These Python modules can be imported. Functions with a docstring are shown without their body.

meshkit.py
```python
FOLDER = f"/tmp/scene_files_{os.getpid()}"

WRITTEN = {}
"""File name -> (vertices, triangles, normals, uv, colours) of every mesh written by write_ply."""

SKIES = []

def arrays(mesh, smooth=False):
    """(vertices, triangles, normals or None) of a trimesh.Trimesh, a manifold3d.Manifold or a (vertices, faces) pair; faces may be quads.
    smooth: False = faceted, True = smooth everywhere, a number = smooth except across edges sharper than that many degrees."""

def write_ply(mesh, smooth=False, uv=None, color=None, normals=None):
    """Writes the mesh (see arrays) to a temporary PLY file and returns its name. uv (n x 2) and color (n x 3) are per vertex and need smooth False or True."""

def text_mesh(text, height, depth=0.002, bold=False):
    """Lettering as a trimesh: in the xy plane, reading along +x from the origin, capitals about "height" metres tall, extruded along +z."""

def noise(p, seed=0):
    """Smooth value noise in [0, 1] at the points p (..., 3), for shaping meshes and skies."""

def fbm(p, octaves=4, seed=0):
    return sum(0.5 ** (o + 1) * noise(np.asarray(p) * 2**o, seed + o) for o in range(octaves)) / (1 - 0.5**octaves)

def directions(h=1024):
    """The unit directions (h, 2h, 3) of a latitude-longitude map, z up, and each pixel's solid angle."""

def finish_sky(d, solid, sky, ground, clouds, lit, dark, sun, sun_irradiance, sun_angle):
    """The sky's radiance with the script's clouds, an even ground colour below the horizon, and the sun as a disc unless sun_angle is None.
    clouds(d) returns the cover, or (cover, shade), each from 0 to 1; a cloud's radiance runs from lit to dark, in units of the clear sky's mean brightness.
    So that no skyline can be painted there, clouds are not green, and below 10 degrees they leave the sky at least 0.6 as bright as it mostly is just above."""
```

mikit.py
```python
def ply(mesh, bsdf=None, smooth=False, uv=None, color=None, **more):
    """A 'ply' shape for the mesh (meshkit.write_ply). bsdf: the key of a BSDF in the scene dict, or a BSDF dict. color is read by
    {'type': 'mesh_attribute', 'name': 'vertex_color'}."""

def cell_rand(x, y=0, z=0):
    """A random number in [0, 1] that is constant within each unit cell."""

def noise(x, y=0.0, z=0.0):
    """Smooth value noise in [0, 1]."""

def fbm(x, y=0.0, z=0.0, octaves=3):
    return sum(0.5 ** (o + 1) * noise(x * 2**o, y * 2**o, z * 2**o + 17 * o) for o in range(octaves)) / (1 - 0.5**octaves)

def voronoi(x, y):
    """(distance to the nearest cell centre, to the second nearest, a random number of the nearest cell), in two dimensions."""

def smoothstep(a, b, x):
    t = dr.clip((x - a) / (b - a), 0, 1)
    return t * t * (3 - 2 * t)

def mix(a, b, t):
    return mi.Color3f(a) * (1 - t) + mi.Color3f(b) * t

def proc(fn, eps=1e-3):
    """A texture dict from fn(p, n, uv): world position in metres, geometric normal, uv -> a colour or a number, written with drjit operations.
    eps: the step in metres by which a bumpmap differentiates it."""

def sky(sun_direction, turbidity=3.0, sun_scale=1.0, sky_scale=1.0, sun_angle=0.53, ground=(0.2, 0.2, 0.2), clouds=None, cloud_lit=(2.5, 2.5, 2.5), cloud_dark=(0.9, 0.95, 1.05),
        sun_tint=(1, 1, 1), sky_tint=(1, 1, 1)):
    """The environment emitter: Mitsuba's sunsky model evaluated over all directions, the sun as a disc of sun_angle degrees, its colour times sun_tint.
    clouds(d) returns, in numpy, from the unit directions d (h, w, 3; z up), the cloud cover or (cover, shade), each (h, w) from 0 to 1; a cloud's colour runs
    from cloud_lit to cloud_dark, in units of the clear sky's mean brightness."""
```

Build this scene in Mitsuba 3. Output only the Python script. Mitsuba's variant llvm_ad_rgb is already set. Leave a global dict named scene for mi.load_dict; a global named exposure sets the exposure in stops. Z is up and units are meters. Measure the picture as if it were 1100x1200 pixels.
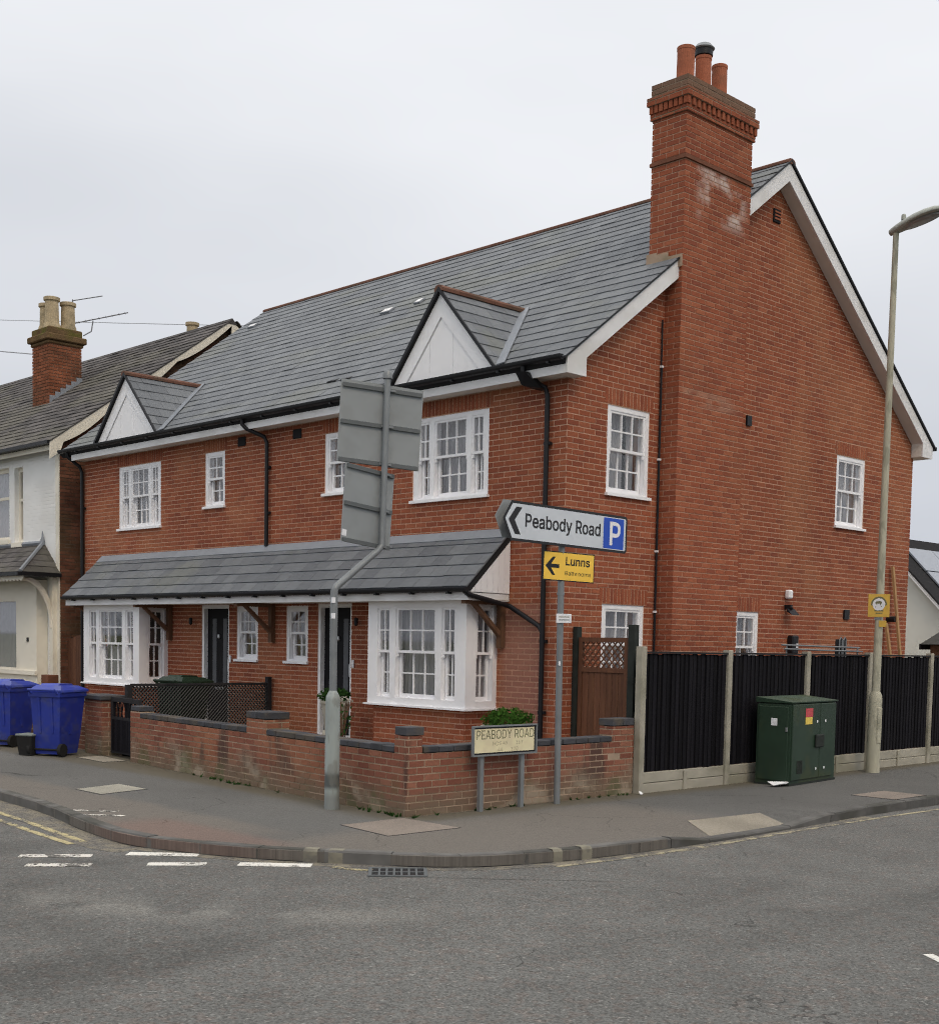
import math, random
import numpy as np, trimesh, drjit as dr, mitsuba as mi
import mikit, meshkit
from mikit import proc, noise, fbm, cell_rand, voronoi, smoothstep, mix
from shapely.geometry import Polygon, box as sbox, Point
from shapely.ops import unary_union
from shapely.prepared import prep

random.seed(7)
rng = np.random.default_rng(11)
scene, labels = {}, {}
A = lambda *v: np.array(v, float)

# ------------------------------------------------------------------ camera, sky, exposure
CAM = A(11.5079, -12.8100, 1.8725)
yaw, pitch, roll, FPX = -0.79247, -0.0718872, 0.0192941, 1525.374
fw = A(math.cos(pitch) * math.sin(yaw), math.cos(pitch) * math.cos(yaw), math.sin(pitch))
rt = A(math.cos(yaw), -math.sin(yaw), 0)
up0 = np.cross(rt, fw)
up = -rt * math.sin(roll) + up0 * math.cos(roll)
scene['camera'] = {
    'type': 'perspective', 'fov': math.degrees(2 * math.atan(550 / FPX)), 'fov_axis': 'x', 'near_clip': 0.1, 'far_clip': 5000.0,
    'principal_point_offset_x': -0.01235, 'principal_point_offset_y': -0.21871,
    'to_world': mi.ScalarTransform4f().look_at(origin=CAM.tolist(), target=(CAM + fw).tolist(), up=up.tolist())}


def overcast(d):
    z = np.clip(d[..., 2], 0, 1)
    n = meshkit.fbm(d * A(2.6, 2.6, 6.5), 5, 3)
    return np.ones_like(z), np.clip(0.97 - 0.92 * z ** 0.9 + 0.30 * (n - 0.5), 0, 1)


scene['sky_light'] = mikit.sky((0.75, -0.35, 0.85), turbidity=4, sun_scale=0.16, sun_angle=24, clouds=overcast,
                               cloud_lit=(3.1, 3.1, 3.1), cloud_dark=(1.185, 1.26, 1.41), ground=(0.12, 0.12, 0.12))
exposure = 2.12


# ------------------------------------------------------------------ materials
def mat(name, color, rough=0.7, spec=0.3, metallic=0.0, bump=None, **kw):
    if callable(color):
        c = proc(color)
    elif isinstance(color, dict):
        c = color
    else:
        c = {'type': 'rgb', 'value': list(color)}
    b = {'type': 'principled', 'base_color': c, 'roughness': rough, 'specular': spec, 'metallic': metallic, **kw}
    if bump:
        b = {'type': 'bumpmap', 'arbitrary': proc(bump[0], bump[1]), 'scale': bump[2], 'bsdf': b}
    scene[name] = {'type': 'twosided', 'bsdf': b}
    return name


def var(base, amt=0.12, s=2.0, dirt=None, da=0.0, ds=1.3):
    """base colour with soft tone variation and optional dirt colour in patches."""
    def fn(p, n, uv):
        k = fbm(p.x * s, p.y * s, p.z * s, 4)
        c = mi.Color3f(*base) * (1 + amt * 2 * (k - 0.5) + amt * (uv.x - 0.5))
        if dirt is not None:
            c = mix(c, mi.Color3f(*dirt), da * smoothstep(0.45, 0.75, fbm(p.x * ds + 7, p.y * ds, p.z * ds + 3, 4)))
        return c
    return fn


def brick_fn(base, dark, pale, grime=False):
    def fn(p, n, uv):
        t, k = uv.x, uv.y
        c = mix(mix(dark, base, smoothstep(0.0, 0.45, t)), pale, smoothstep(0.62, 1.0, t))
        big = fbm(p.x * 0.55 + 3, p.y * 0.55, p.z * 0.7, 3)
        c = c * (0.80 + 0.42 * big)
        c = mix(c, mi.Color3f(0.36, 0.155, 0.075), 0.35 * smoothstep(0.5, 0.72, fbm(p.x * .9 + 11, p.y * .9 + 5, p.z * .5, 3)))
        c = c * (0.86 + 0.28 * fbm(p.x * 38, p.y * 38, p.z * 38, 2))
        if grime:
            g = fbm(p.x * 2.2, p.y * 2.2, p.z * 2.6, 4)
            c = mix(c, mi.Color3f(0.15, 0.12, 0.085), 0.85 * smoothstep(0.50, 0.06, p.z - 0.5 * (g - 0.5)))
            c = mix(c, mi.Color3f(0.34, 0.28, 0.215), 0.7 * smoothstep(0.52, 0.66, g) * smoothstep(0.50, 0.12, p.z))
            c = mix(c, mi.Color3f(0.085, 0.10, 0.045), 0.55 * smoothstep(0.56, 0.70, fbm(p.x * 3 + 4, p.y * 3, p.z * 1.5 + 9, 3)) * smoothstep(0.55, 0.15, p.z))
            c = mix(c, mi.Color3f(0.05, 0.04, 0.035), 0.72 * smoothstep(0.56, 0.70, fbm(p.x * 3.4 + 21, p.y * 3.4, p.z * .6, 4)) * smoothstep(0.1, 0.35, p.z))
        else:
            # lime bloom on the chimney stack, pale band below it, faded panel beside the porch
            e1 = smoothstep(0.02, 0.10, p.x) * smoothstep(2.15, 2.4, p.y) * smoothstep(3.55, 3.2, p.y) * smoothstep(7.75, 8.0, p.z) * smoothstep(8.62, 8.45, p.z)
            c = mix(c, mi.Color3f(0.55, 0.47, 0.43), 0.8 * e1 * smoothstep(0.50, 0.66, fbm(p.x * 2.2 + 31, p.y * 2.2, p.z * 2.6 + 1.7, 4)))
            e2 = smoothstep(0.02, 0.10, p.x) * smoothstep(1.9, 2.1, p.y) * smoothstep(3.5, 3.0, p.y) * smoothstep(5.22, 5.3, p.z) * smoothstep(5.5, 5.42, p.z)
            c = mix(c, mi.Color3f(0.40, 0.24, 0.17), 0.55 * e2 * smoothstep(0.35, 0.6, fbm(p.x * 3, p.y * 3, p.z * 6, 3)))
            e3 = smoothstep(-1.2, -1.0, p.x) * smoothstep(-0.28, -0.36, p.x) * smoothstep(0.02, 0.0, p.y) * smoothstep(2.45, 2.3, p.z)
            c = mix(c, mi.Color3f(0.32, 0.16, 0.13), 0.6 * e3)
            c = mix(c, mi.Color3f(0.15, 0.11, 0.08), 0.8 * smoothstep(9.44, 9.52, p.z))
        return c
    return fn


mat('m_brick', brick_fn(mi.Color3f(0.262, 0.077, 0.039), mi.Color3f(0.212, 0.062, 0.035), mi.Color3f(0.298, 0.098, 0.051)), 0.85, 0.2)
mat('m_garden_brick', brick_fn(mi.Color3f(0.212, 0.082, 0.054), mi.Color3f(0.168, 0.062, 0.042), mi.Color3f(0.252, 0.110, 0.072), True), 0.88, 0.2)
mat('m_old_brick', var((0.16, 0.07, 0.045), 0.5, 3, (0.06, 0.055, 0.03), 0.6, 1.5), 0.9, 0.15)
mat('m_mortar', var((0.50, 0.31, 0.22), 0.12, 4), 0.95, 0.1)
mat('m_mortar_dark', var((0.36, 0.27, 0.20), 0.25, 3, (0.12, 0.12, 0.07), 0.6, 2.0), 0.95, 0.1)
mat('m_old_mortar', var((0.13, 0.10, 0.075), 0.3, 3, (0.06, 0.06, 0.035), 0.6, 2.0), 0.95, 0.1)
mat('m_blue_brick', var((0.052, 0.054, 0.062), 0.45, 8, (0.095, 0.078, 0.058), 0.7, 4), 0.7, 0.25)


def slate_fn(p, n, uv):
    c = mix(mi.Color3f(0.102, 0.111, 0.124), mi.Color3f(0.140, 0.151, 0.164), uv.x)
    c = c * (0.86 + 0.30 * fbm(p.x * .8, p.y * .8, p.z * .8, 4)) * (0.9 + 0.2 * fbm(p.x * 9, p.y * 30, p.z * 30, 2))
    return mix(c, mi.Color3f(0.15, 0.155, 0.12), 0.35 * smoothstep(0.55, 0.75, fbm(p.x * .7 + 5, p.y * 1.4, p.z, 4)))


def old_slate_fn(p, n, uv):
    c = mix(mi.Color3f(0.052, 0.049, 0.049), mi.Color3f(0.115, 0.107, 0.105), uv.x)
    g = fbm(p.x * .5, p.y * 1.6, p.z * 1.6, 4)
    c = c * (0.7 + 0.5 * g)
    return mix(c, mi.Color3f(0.120, 0.115, 0.092), 0.5 * smoothstep(0.5, 0.68, fbm(p.x * .7 + 5, p.y * 1.4, p.z, 4)))


mat('m_slate', slate_fn, 0.55, 0.35)
mat('m_old_slate', old_slate_fn, 0.8, 0.25)
mat('m_lead', var((0.21, 0.23, 0.26), 0.12, 4), 0.5, 0.4)
mat('m_ridge', var((0.145, 0.072, 0.052), 0.3, 5, (0.09, 0.07, 0.05), 0.6, 3), 0.85, 0.2)
mat('m_pot', var((0.34, 0.115, 0.065), 0.22, 6, (0.14, 0.09, 0.06), 0.5, 3), 0.8, 0.2)
mat('m_buff_pot', var((0.42, 0.34, 0.22), 0.22, 6, (0.15, 0.13, 0.08), 0.6, 3), 0.85, 0.2)
mat('m_moss_cap', var((0.13, 0.085, 0.045), 0.4, 6, (0.10, 0.10, 0.025), 0.8, 4), 0.95, 0.1)
mat('m_upvc', var((0.80, 0.80, 0.82), 0.05, 2), 0.35, 0.45)
mat('m_white_paint', var((0.70, 0.70, 0.71), 0.06, 3, (0.45, 0.43, 0.38), 0.35, 2.0), 0.5, 0.35)
mat('m_soffit', var((0.62, 0.60, 0.55), 0.06, 3), 0.6, 0.3)
mat('m_cream_paint', var((0.74, 0.70, 0.60), 0.06, 2, (0.50, 0.46, 0.37), 0.35, 1.6), 0.6, 0.3)


def white_wall_bump(p, n, uv):
    r = p.z / 0.075
    row = dr.floor(r)
    fx = p.x / 0.225 + 0.5 * (row - 2 * dr.floor(row / 2))
    dz = dr.minimum(r - row, 1 - (r - row)) * 0.075
    dx = dr.minimum(fx - dr.floor(fx), 1 - (fx - dr.floor(fx))) * 0.225
    return smoothstep(0.0, 0.012, dr.minimum(dz, dx)) * 0.006


mat('m_white_wall', var((0.78, 0.78, 0.765), 0.06, 3, (0.56, 0.55, 0.52), 0.3, 1.1), 0.7, 0.25, bump=(white_wall_bump, 2e-3, 1.0))
mat('m_render', var((0.62, 0.62, 0.57), 0.07, 1.2), 0.85, 0.15)
mat('m_black_pvc', (0.009, 0.0095, 0.012), 0.45, 0.3)
mat('m_black_door', var((0.008, 0.008, 0.010), 0.3, 3), 0.6, 0.15)
mat('m_dark', (0.025, 0.025, 0.027), 0.9, 0.1)
mat('m_steel', var((0.42, 0.43, 0.44), 0.2, 12), 0.35, 0.5, 0.8)
mat('m_frosted', var((0.085, 0.09, 0.10), 0.25, 6), 0.4, 0.25)
mat('m_black_wood', var((0.022, 0.021, 0.023), 0.5, 9), 0.8, 0.25)
mat('m_dark_green_wood', var((0.022, 0.027, 0.024), 0.4, 8), 0.75, 0.25)


def slat_fn(p, n, uv):
    g = fbm(p.y * 60 + uv.x * 30, p.z * 2.5, p.x * 60, 3)
    return mi.Color3f(0.008, 0.0075, 0.010) * (0.55 + 0.75 * uv.x + 0.6 * (g - 0.4)) + mi.Color3f(0.02, 0.018, 0.014) * 0.5 * smoothstep(0.62, 0.8, g)


mat('m_slat', slat_fn, 0.8, 0.12)


def wood(base, dark, s=30.0):
    def fn(p, n, uv):
        g = fbm((p.x + p.y) * s + uv.x * 20, (p.x - p.y) * s, p.z * 2.2, 3)
        return mix(dark, base, g) * (0.82 + 0.36 * uv.x)
    return fn


mat('m_brown_wood', wood(mi.Color3f(0.15, 0.065, 0.032), mi.Color3f(0.075, 0.03, 0.018)), 0.65, 0.3)
mat('m_bracket_wood', wood(mi.Color3f(0.17, 0.09, 0.052), mi.Color3f(0.08, 0.042, 0.026)), 0.7, 0.25)
mat('m_tan_wood', wood(mi.Color3f(0.46, 0.28, 0.13), mi.Color3f(0.28, 0.16, 0.08)), 0.7, 0.25)
mat('m_concrete', var((0.34, 0.32, 0.265), 0.2, 5, (0.15, 0.15, 0.10), 0.5, 2.2), 0.9, 0.15)
mat('m_kerb', var((0.105, 0.103, 0.099), 0.35, 7, (0.05, 0.05, 0.042), 0.7, 2.5), 0.9, 0.2)
mat('m_kerb_paint', var((0.20, 0.188, 0.15), 0.25, 9, (0.11, 0.105, 0.095), 0.85, 9), 0.85, 0.2)
mat('m_sign_back', var((0.255, 0.275, 0.285), 0.10, 3, (0.19, 0.20, 0.20), 0.4, 5), 0.5, 0.4)
mat('m_rail_dark', (0.10, 0.11, 0.115), 0.5, 0.4)
mat('m_galv', var((0.20, 0.215, 0.225), 0.18, 7), 0.45, 0.45, 0.25)


def post_fn(p, n, uv):
    c = mi.Color3f(0.29, 0.325, 0.315) * (0.85 + 0.3 * fbm(p.x * 9, p.y * 9, p.z * 3, 3))
    c = mix(c, mi.Color3f(0.05, 0.055, 0.055), 0.85 * smoothstep(0.44, 0.36, p.z) * smoothstep(0.20, 0.27, p.z))
    c = mix(c, mi.Color3f(0.17, 0.18, 0.175), 0.7 * smoothstep(0.22, 0.12, p.z))
    return mix(c, mi.Color3f(0.16, 0.16, 0.14), 0.5 * smoothstep(0.55, 0.7, fbm(p.x * 20, p.y * 20, p.z * 5, 3)))


mat('m_post', post_fn, 0.5, 0.4)


def lamp_fn(p, n, uv):
    c = mi.Color3f(0.40, 0.385, 0.30) * (0.85 + 0.3 * fbm(p.x * 8, p.y * 8, p.z * 2, 3))
    return mix(c, mi.Color3f(0.20, 0.20, 0.15), 0.55 * smoothstep(0.52, 0.70, fbm(p.x * 14, p.y * 14, p.z * 4, 3)))


mat('m_lamp', lamp_fn, 0.6, 0.3)
mat('m_lamp_head', var((0.33, 0.35, 0.31), 0.12, 5), 0.45, 0.4)
mat('m_lamp_bowl', var((0.24, 0.25, 0.25), 0.15, 9), 0.2, 0.5)
mat('m_sign_face', var((0.56, 0.60, 0.65), 0.05, 5), 0.35, 0.4)
mat('m_sign_black', (0.012, 0.012, 0.014), 0.4, 0.4)
mat('m_sign_blue', var((0.014, 0.070, 0.46), 0.08, 5), 0.35, 0.4)
mat('m_sign_white', (0.74, 0.75, 0.78), 0.35, 0.4)
mat('m_sign_yellow', var((0.84, 0.54, 0.075), 0.06, 5), 0.35, 0.4)
mat('m_watch_yellow', var((0.62, 0.40, 0.07), 0.18, 14), 0.45, 0.35)
mat('m_plate_cream', var((0.70, 0.64, 0.42), 0.08, 6, (0.58, 0.50, 0.34), 0.5, 6), 0.4, 0.4)
mat('m_text_grey', (0.16, 0.155, 0.09), 0.5, 0.3)
mat('m_text_faint', (0.40, 0.36, 0.23), 0.5, 0.3)
mat('m_red_label', (0.50, 0.07, 0.08), 0.5, 0.3)
mat('m_yellow_label', (0.70, 0.52, 0.10), 0.5, 0.3)


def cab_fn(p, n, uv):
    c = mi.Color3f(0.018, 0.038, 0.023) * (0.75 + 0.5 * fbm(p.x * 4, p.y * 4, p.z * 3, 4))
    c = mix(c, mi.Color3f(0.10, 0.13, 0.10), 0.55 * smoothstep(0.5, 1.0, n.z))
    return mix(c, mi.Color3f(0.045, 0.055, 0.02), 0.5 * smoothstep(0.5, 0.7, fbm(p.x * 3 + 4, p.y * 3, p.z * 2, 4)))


mat('m_cabinet', cab_fn, 0.5, 0.35)
mat('m_bin_blue', var((0.018, 0.034, 0.255), 0.2, 4, (0.06, 0.07, 0.17), 0.5, 7), 0.42, 0.4)
mat('m_bin_lid', var((0.034, 0.058, 0.36), 0.16, 4, (0.10, 0.12, 0.26), 0.5, 6), 0.38, 0.45)
mat('m_bin_green', var((0.011, 0.026, 0.014), 0.2, 4), 0.5, 0.35)
mat('m_rubber', (0.018, 0.018, 0.018), 0.8, 0.2)
mat('m_lid_grey', (0.16, 0.18, 0.17), 0.6, 0.3)
mat('m_plant_pot', var((0.34, 0.32, 0.27), 0.2, 6), 0.7, 0.25)
mat('m_soil', var((0.085, 0.065, 0.045), 0.4, 12), 0.95, 0.1)
mat('m_gravel', var((0.20, 0.175, 0.145), 0.5, 30, (0.10, 0.09, 0.07), 0.5, 3), 0.95, 0.1)
mat('m_litter', (0.75, 0.75, 0.76), 0.7, 0.2)
mat('m_curtain', var((0.33, 0.33, 0.35), 0.06, 8), 0.95, 0.05)
mat('m_room', (0.055, 0.052, 0.05), 0.95, 0.05)
mat('m_solar', (0.26, 0.28, 0.32), 0.12, 0.6, 0.3)
mat('m_wire', (0.30, 0.31, 0.33), 0.7, 0.2)
mat('m_aerial', (0.17, 0.175, 0.19), 0.5, 0.4)
for nm, c in (('m_leaf', (0.042, 0.100, 0.018)), ('m_leaf_dark', (0.028, 0.07, 0.018))):
    scene[nm] = {'type': 'principledthin', 'base_color': proc(var(c, 0.5, 18)), 'roughness': 0.6, 'diff_trans': 0.5}
scene['m_glass'] = {'type': 'thindielectric', 'int_ior': 1.5}


# asphalt
def grain(p, s):
    return noise(p.x * s, p.y * s)


def road_fn(p, n, uv):
    g1, g2 = grain(p, 75.0), noise(p.x * 160 + 7, p.y * 160)
    big = fbm(p.x * 0.35, p.y * 0.35, 0, 4)
    med = fbm(p.x * 2.3 + 9, p.y * 2.3, 0, 4)
    c = mi.Color3f(0.1065, 0.1075, 0.1035) * (0.80 + 0.40 * big) * (0.85 + 0.30 * med)
    c = c * (0.46 + 0.66 * g1 + 0.44 * g2)
    c = c + mi.Color3f(0.14, 0.135, 0.125) * smoothstep(0.80, 0.95, noise(p.x * 60 + 3, p.y * 60 + 8)) * 0.6
    c = mix(c, c * mi.Color3f(1.12, 0.96, 0.91), smoothstep(0.60, 0.72, noise(p.x * 24, p.y * 24 + 5)) * 0.55)
    c = c * (1 - 0.22 * smoothstep(0.55, 0.75, fbm(p.x * 0.9 + 31, p.y * 0.22 + 4, 1, 4)))
    ca, cb, cw = voronoi(p.x * 0.42 + 0.3 * fbm(p.x * 2, p.y * 2, 2, 4), p.y * 0.42 + 0.3 * fbm(p.x * 2 + 8, p.y * 2, 2, 4))
    c = c * (1 - 0.45 * smoothstep(0.010, 0.003, cb - ca) * smoothstep(0.62, 0.70, cw))
    # dusty scuffed arc in front of the give-way line, and a dark joint near the kerb
    q = (p.x - 3.55) * 0.80 + (p.y + 7.75) * 0.60
    o = (p.y + 7.75) * 0.80 - (p.x - 3.55) * 0.60
    arc = dr.exp(-dr.square((o - 0.10 * dr.square(q)) / 0.28)) * smoothstep(2.2, 0.8, dr.abs(q))
    c = mix(c, mi.Color3f(0.20, 0.195, 0.18) * (0.5 + 0.6 * g1 + 0.4 * g2), 0.55 * arc * smoothstep(0.30, 0.58, fbm(p.x * 2.2, p.y * 2.2, 3, 4)))
    # dark joint running out from the gully
    jx = (p.x - 3.58) / 1.2
    jd = dr.abs(p.y + 5.5 - 0.98 * (p.x - 3.58) - 0.05 * (fbm(p.x * 4, p.y * 4, 0, 3) - 0.5))
    c = c * (1 - 0.45 * smoothstep(0.035, 0.01, jd) * smoothstep(-0.15, 0.1, jx) * smoothstep(1.1, 0.7, jx))
    return c


def road_bump(p, n, uv):
    return 0.5 * noise(p.x * 75, p.y * 75) + 0.5 * noise(p.x * 160 + 7, p.y * 160)


mat('m_road', road_fn, 0.9, 0.2, bump=(road_bump, 1.5e-3, 0.006))


def pave_fn(p, n, uv):
    g1, g2 = noise(p.x * 70, p.y * 70 + 3), noise(p.x * 170 + 7, p.y * 170)
    big = fbm(p.x * 0.5 + 4, p.y * 0.5, 0, 4)
    c = mi.Color3f(0.100, 0.099, 0.095) * (0.72 + 0.44 * big) * (0.72 + 0.34 * g1 + 0.24 * g2)
    # brownish older strip along the kerb on the side street and round the corner
    s1 = smoothstep(-5.15, -5.45, p.y + 0.25 * (fbm(p.x * 1.5, p.y * 1.5, 0, 3) - 0.5)) * smoothstep(2.0, 0.6, p.x)
    s2 = smoothstep(1.3, 2.0, p.x) * smoothstep(-0.5, -1.4, p.y)
    c = mix(c, mi.Color3f(0.132, 0.118, 0.103) * (0.75 + 0.3 * g1 + 0.2 * g2), 0.72 * dr.maximum(s1, s2))
    c = mix(c, mi.Color3f(0.15, 0.10, 0.085) * (0.75 + 0.3 * g1 + 0.2 * g2), 0.6 * smoothstep(-5.6, -5.9, p.y) * smoothstep(-.6, .1, p.x) * smoothstep(2.3, 1.6, p.x))
    # dirt along the foot of the walls
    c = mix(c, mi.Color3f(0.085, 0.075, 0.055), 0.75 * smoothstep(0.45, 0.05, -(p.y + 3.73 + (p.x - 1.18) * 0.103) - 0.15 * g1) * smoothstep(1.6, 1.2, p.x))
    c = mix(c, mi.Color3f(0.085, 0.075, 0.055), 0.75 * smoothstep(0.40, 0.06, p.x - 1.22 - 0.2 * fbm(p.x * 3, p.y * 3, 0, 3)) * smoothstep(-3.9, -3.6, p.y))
    # wandering cracks
    f1, f2, w = voronoi(p.x * 0.7 + 0.25 * fbm(p.x * 3, p.y * 3, 0, 3), p.y * 0.7 + 0.25 * fbm(p.x * 3 + 8, p.y * 3, 0, 3))
    return c * (1 - 0.5 * smoothstep(0.018, 0.004, f2 - f1) * smoothstep(0.5, 0.7, w))


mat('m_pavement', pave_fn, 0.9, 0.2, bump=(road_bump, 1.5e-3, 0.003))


def patch(base):
    def fn(p, n, uv):
        return mi.Color3f(*base) * (0.72 + 0.30 * noise(p.x * 75, p.y * 75) + 0.26 * noise(p.x * 170, p.y * 170)) * (0.8 + 0.4 * fbm(p.x * 2, p.y * 2, 0, 4))
    return fn


mat('m_patch', patch((0.215, 0.195, 0.160)), 0.9, 0.2)
mat('m_patch_pink', patch((0.175, 0.150, 0.130)), 0.9, 0.2)
mat('m_slab', patch((0.25, 0.24, 0.205)), 0.9, 0.2)


def worn(base, lo, hi):
    def fn(p, n, uv):
        w = fbm(p.x * 9, p.y * 9, 0, 4) * 0.7 + 0.3 * noise(p.x * 75, p.y * 75)
        a = mi.Color3f(0.11, 0.105, 0.097) * (0.6 + 0.8 * noise(p.x * 75, p.y * 75))
        return mix(a, mi.Color3f(*base) * (0.85 + 0.3 * noise(p.x * 120, p.y * 120)), smoothstep(lo, hi, w))
    return fn


mat('m_line_white', worn((0.56, 0.55, 0.51), 0.24, 0.46), 0.8, 0.25)
mat('m_line_worn', worn((0.52, 0.50, 0.46), 0.44, 0.58), 0.8, 0.25)
mat('m_line_yellow', worn((0.37, 0.32, 0.18), 0.34, 0.60), 0.8, 0.25)
mat('m_gutter', worn((0.165, 0.150, 0.120), 0.42, 0.60), 0.9, 0.15)
mat('m_line_faint', worn((0.29, 0.26, 0.18), 0.36, 0.64), 0.85, 0.2)
mat('m_ground', var((0.09, 0.10, 0.06), 0.4, 0.8), 0.95, 0.1)


# ------------------------------------------------------------------ helpers
class F:
    """local frame: a along, b up, c outwards"""
    def __init__(s, o, ua, ub, uc=None):
        s.o, s.ua, s.ub = A(*o), A(*ua), A(*ub)
        s.ua /= np.linalg.norm(s.ua); s.ub /= np.linalg.norm(s.ub)
        s.uc = np.cross(s.ua, s.ub)

    def __call__(s, p):
        p = np.atleast_2d(np.asarray(p, float))
        return s.o + p[:, :1] * s.ua + p[:, 1:2] * s.ub + p[:, 2:3] * s.uc


W = F((0, 0, 0), (1, 0, 0), (0, 1, 0))
FRONT = F((0, 0, 0), (1, 0, 0), (0, 0, 1))
GABLE = F((0, 0, 0), (0, 1, 0), (0, 0, 1))


def yawf(x, y, z, deg):
    """frame: a along heading, b = z, c = outward (to the right-hand front)"""
    t = math.radians(deg)
    return F((x, y, z), (math.cos(t), math.sin(t), 0), (0, 0, 1))


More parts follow.
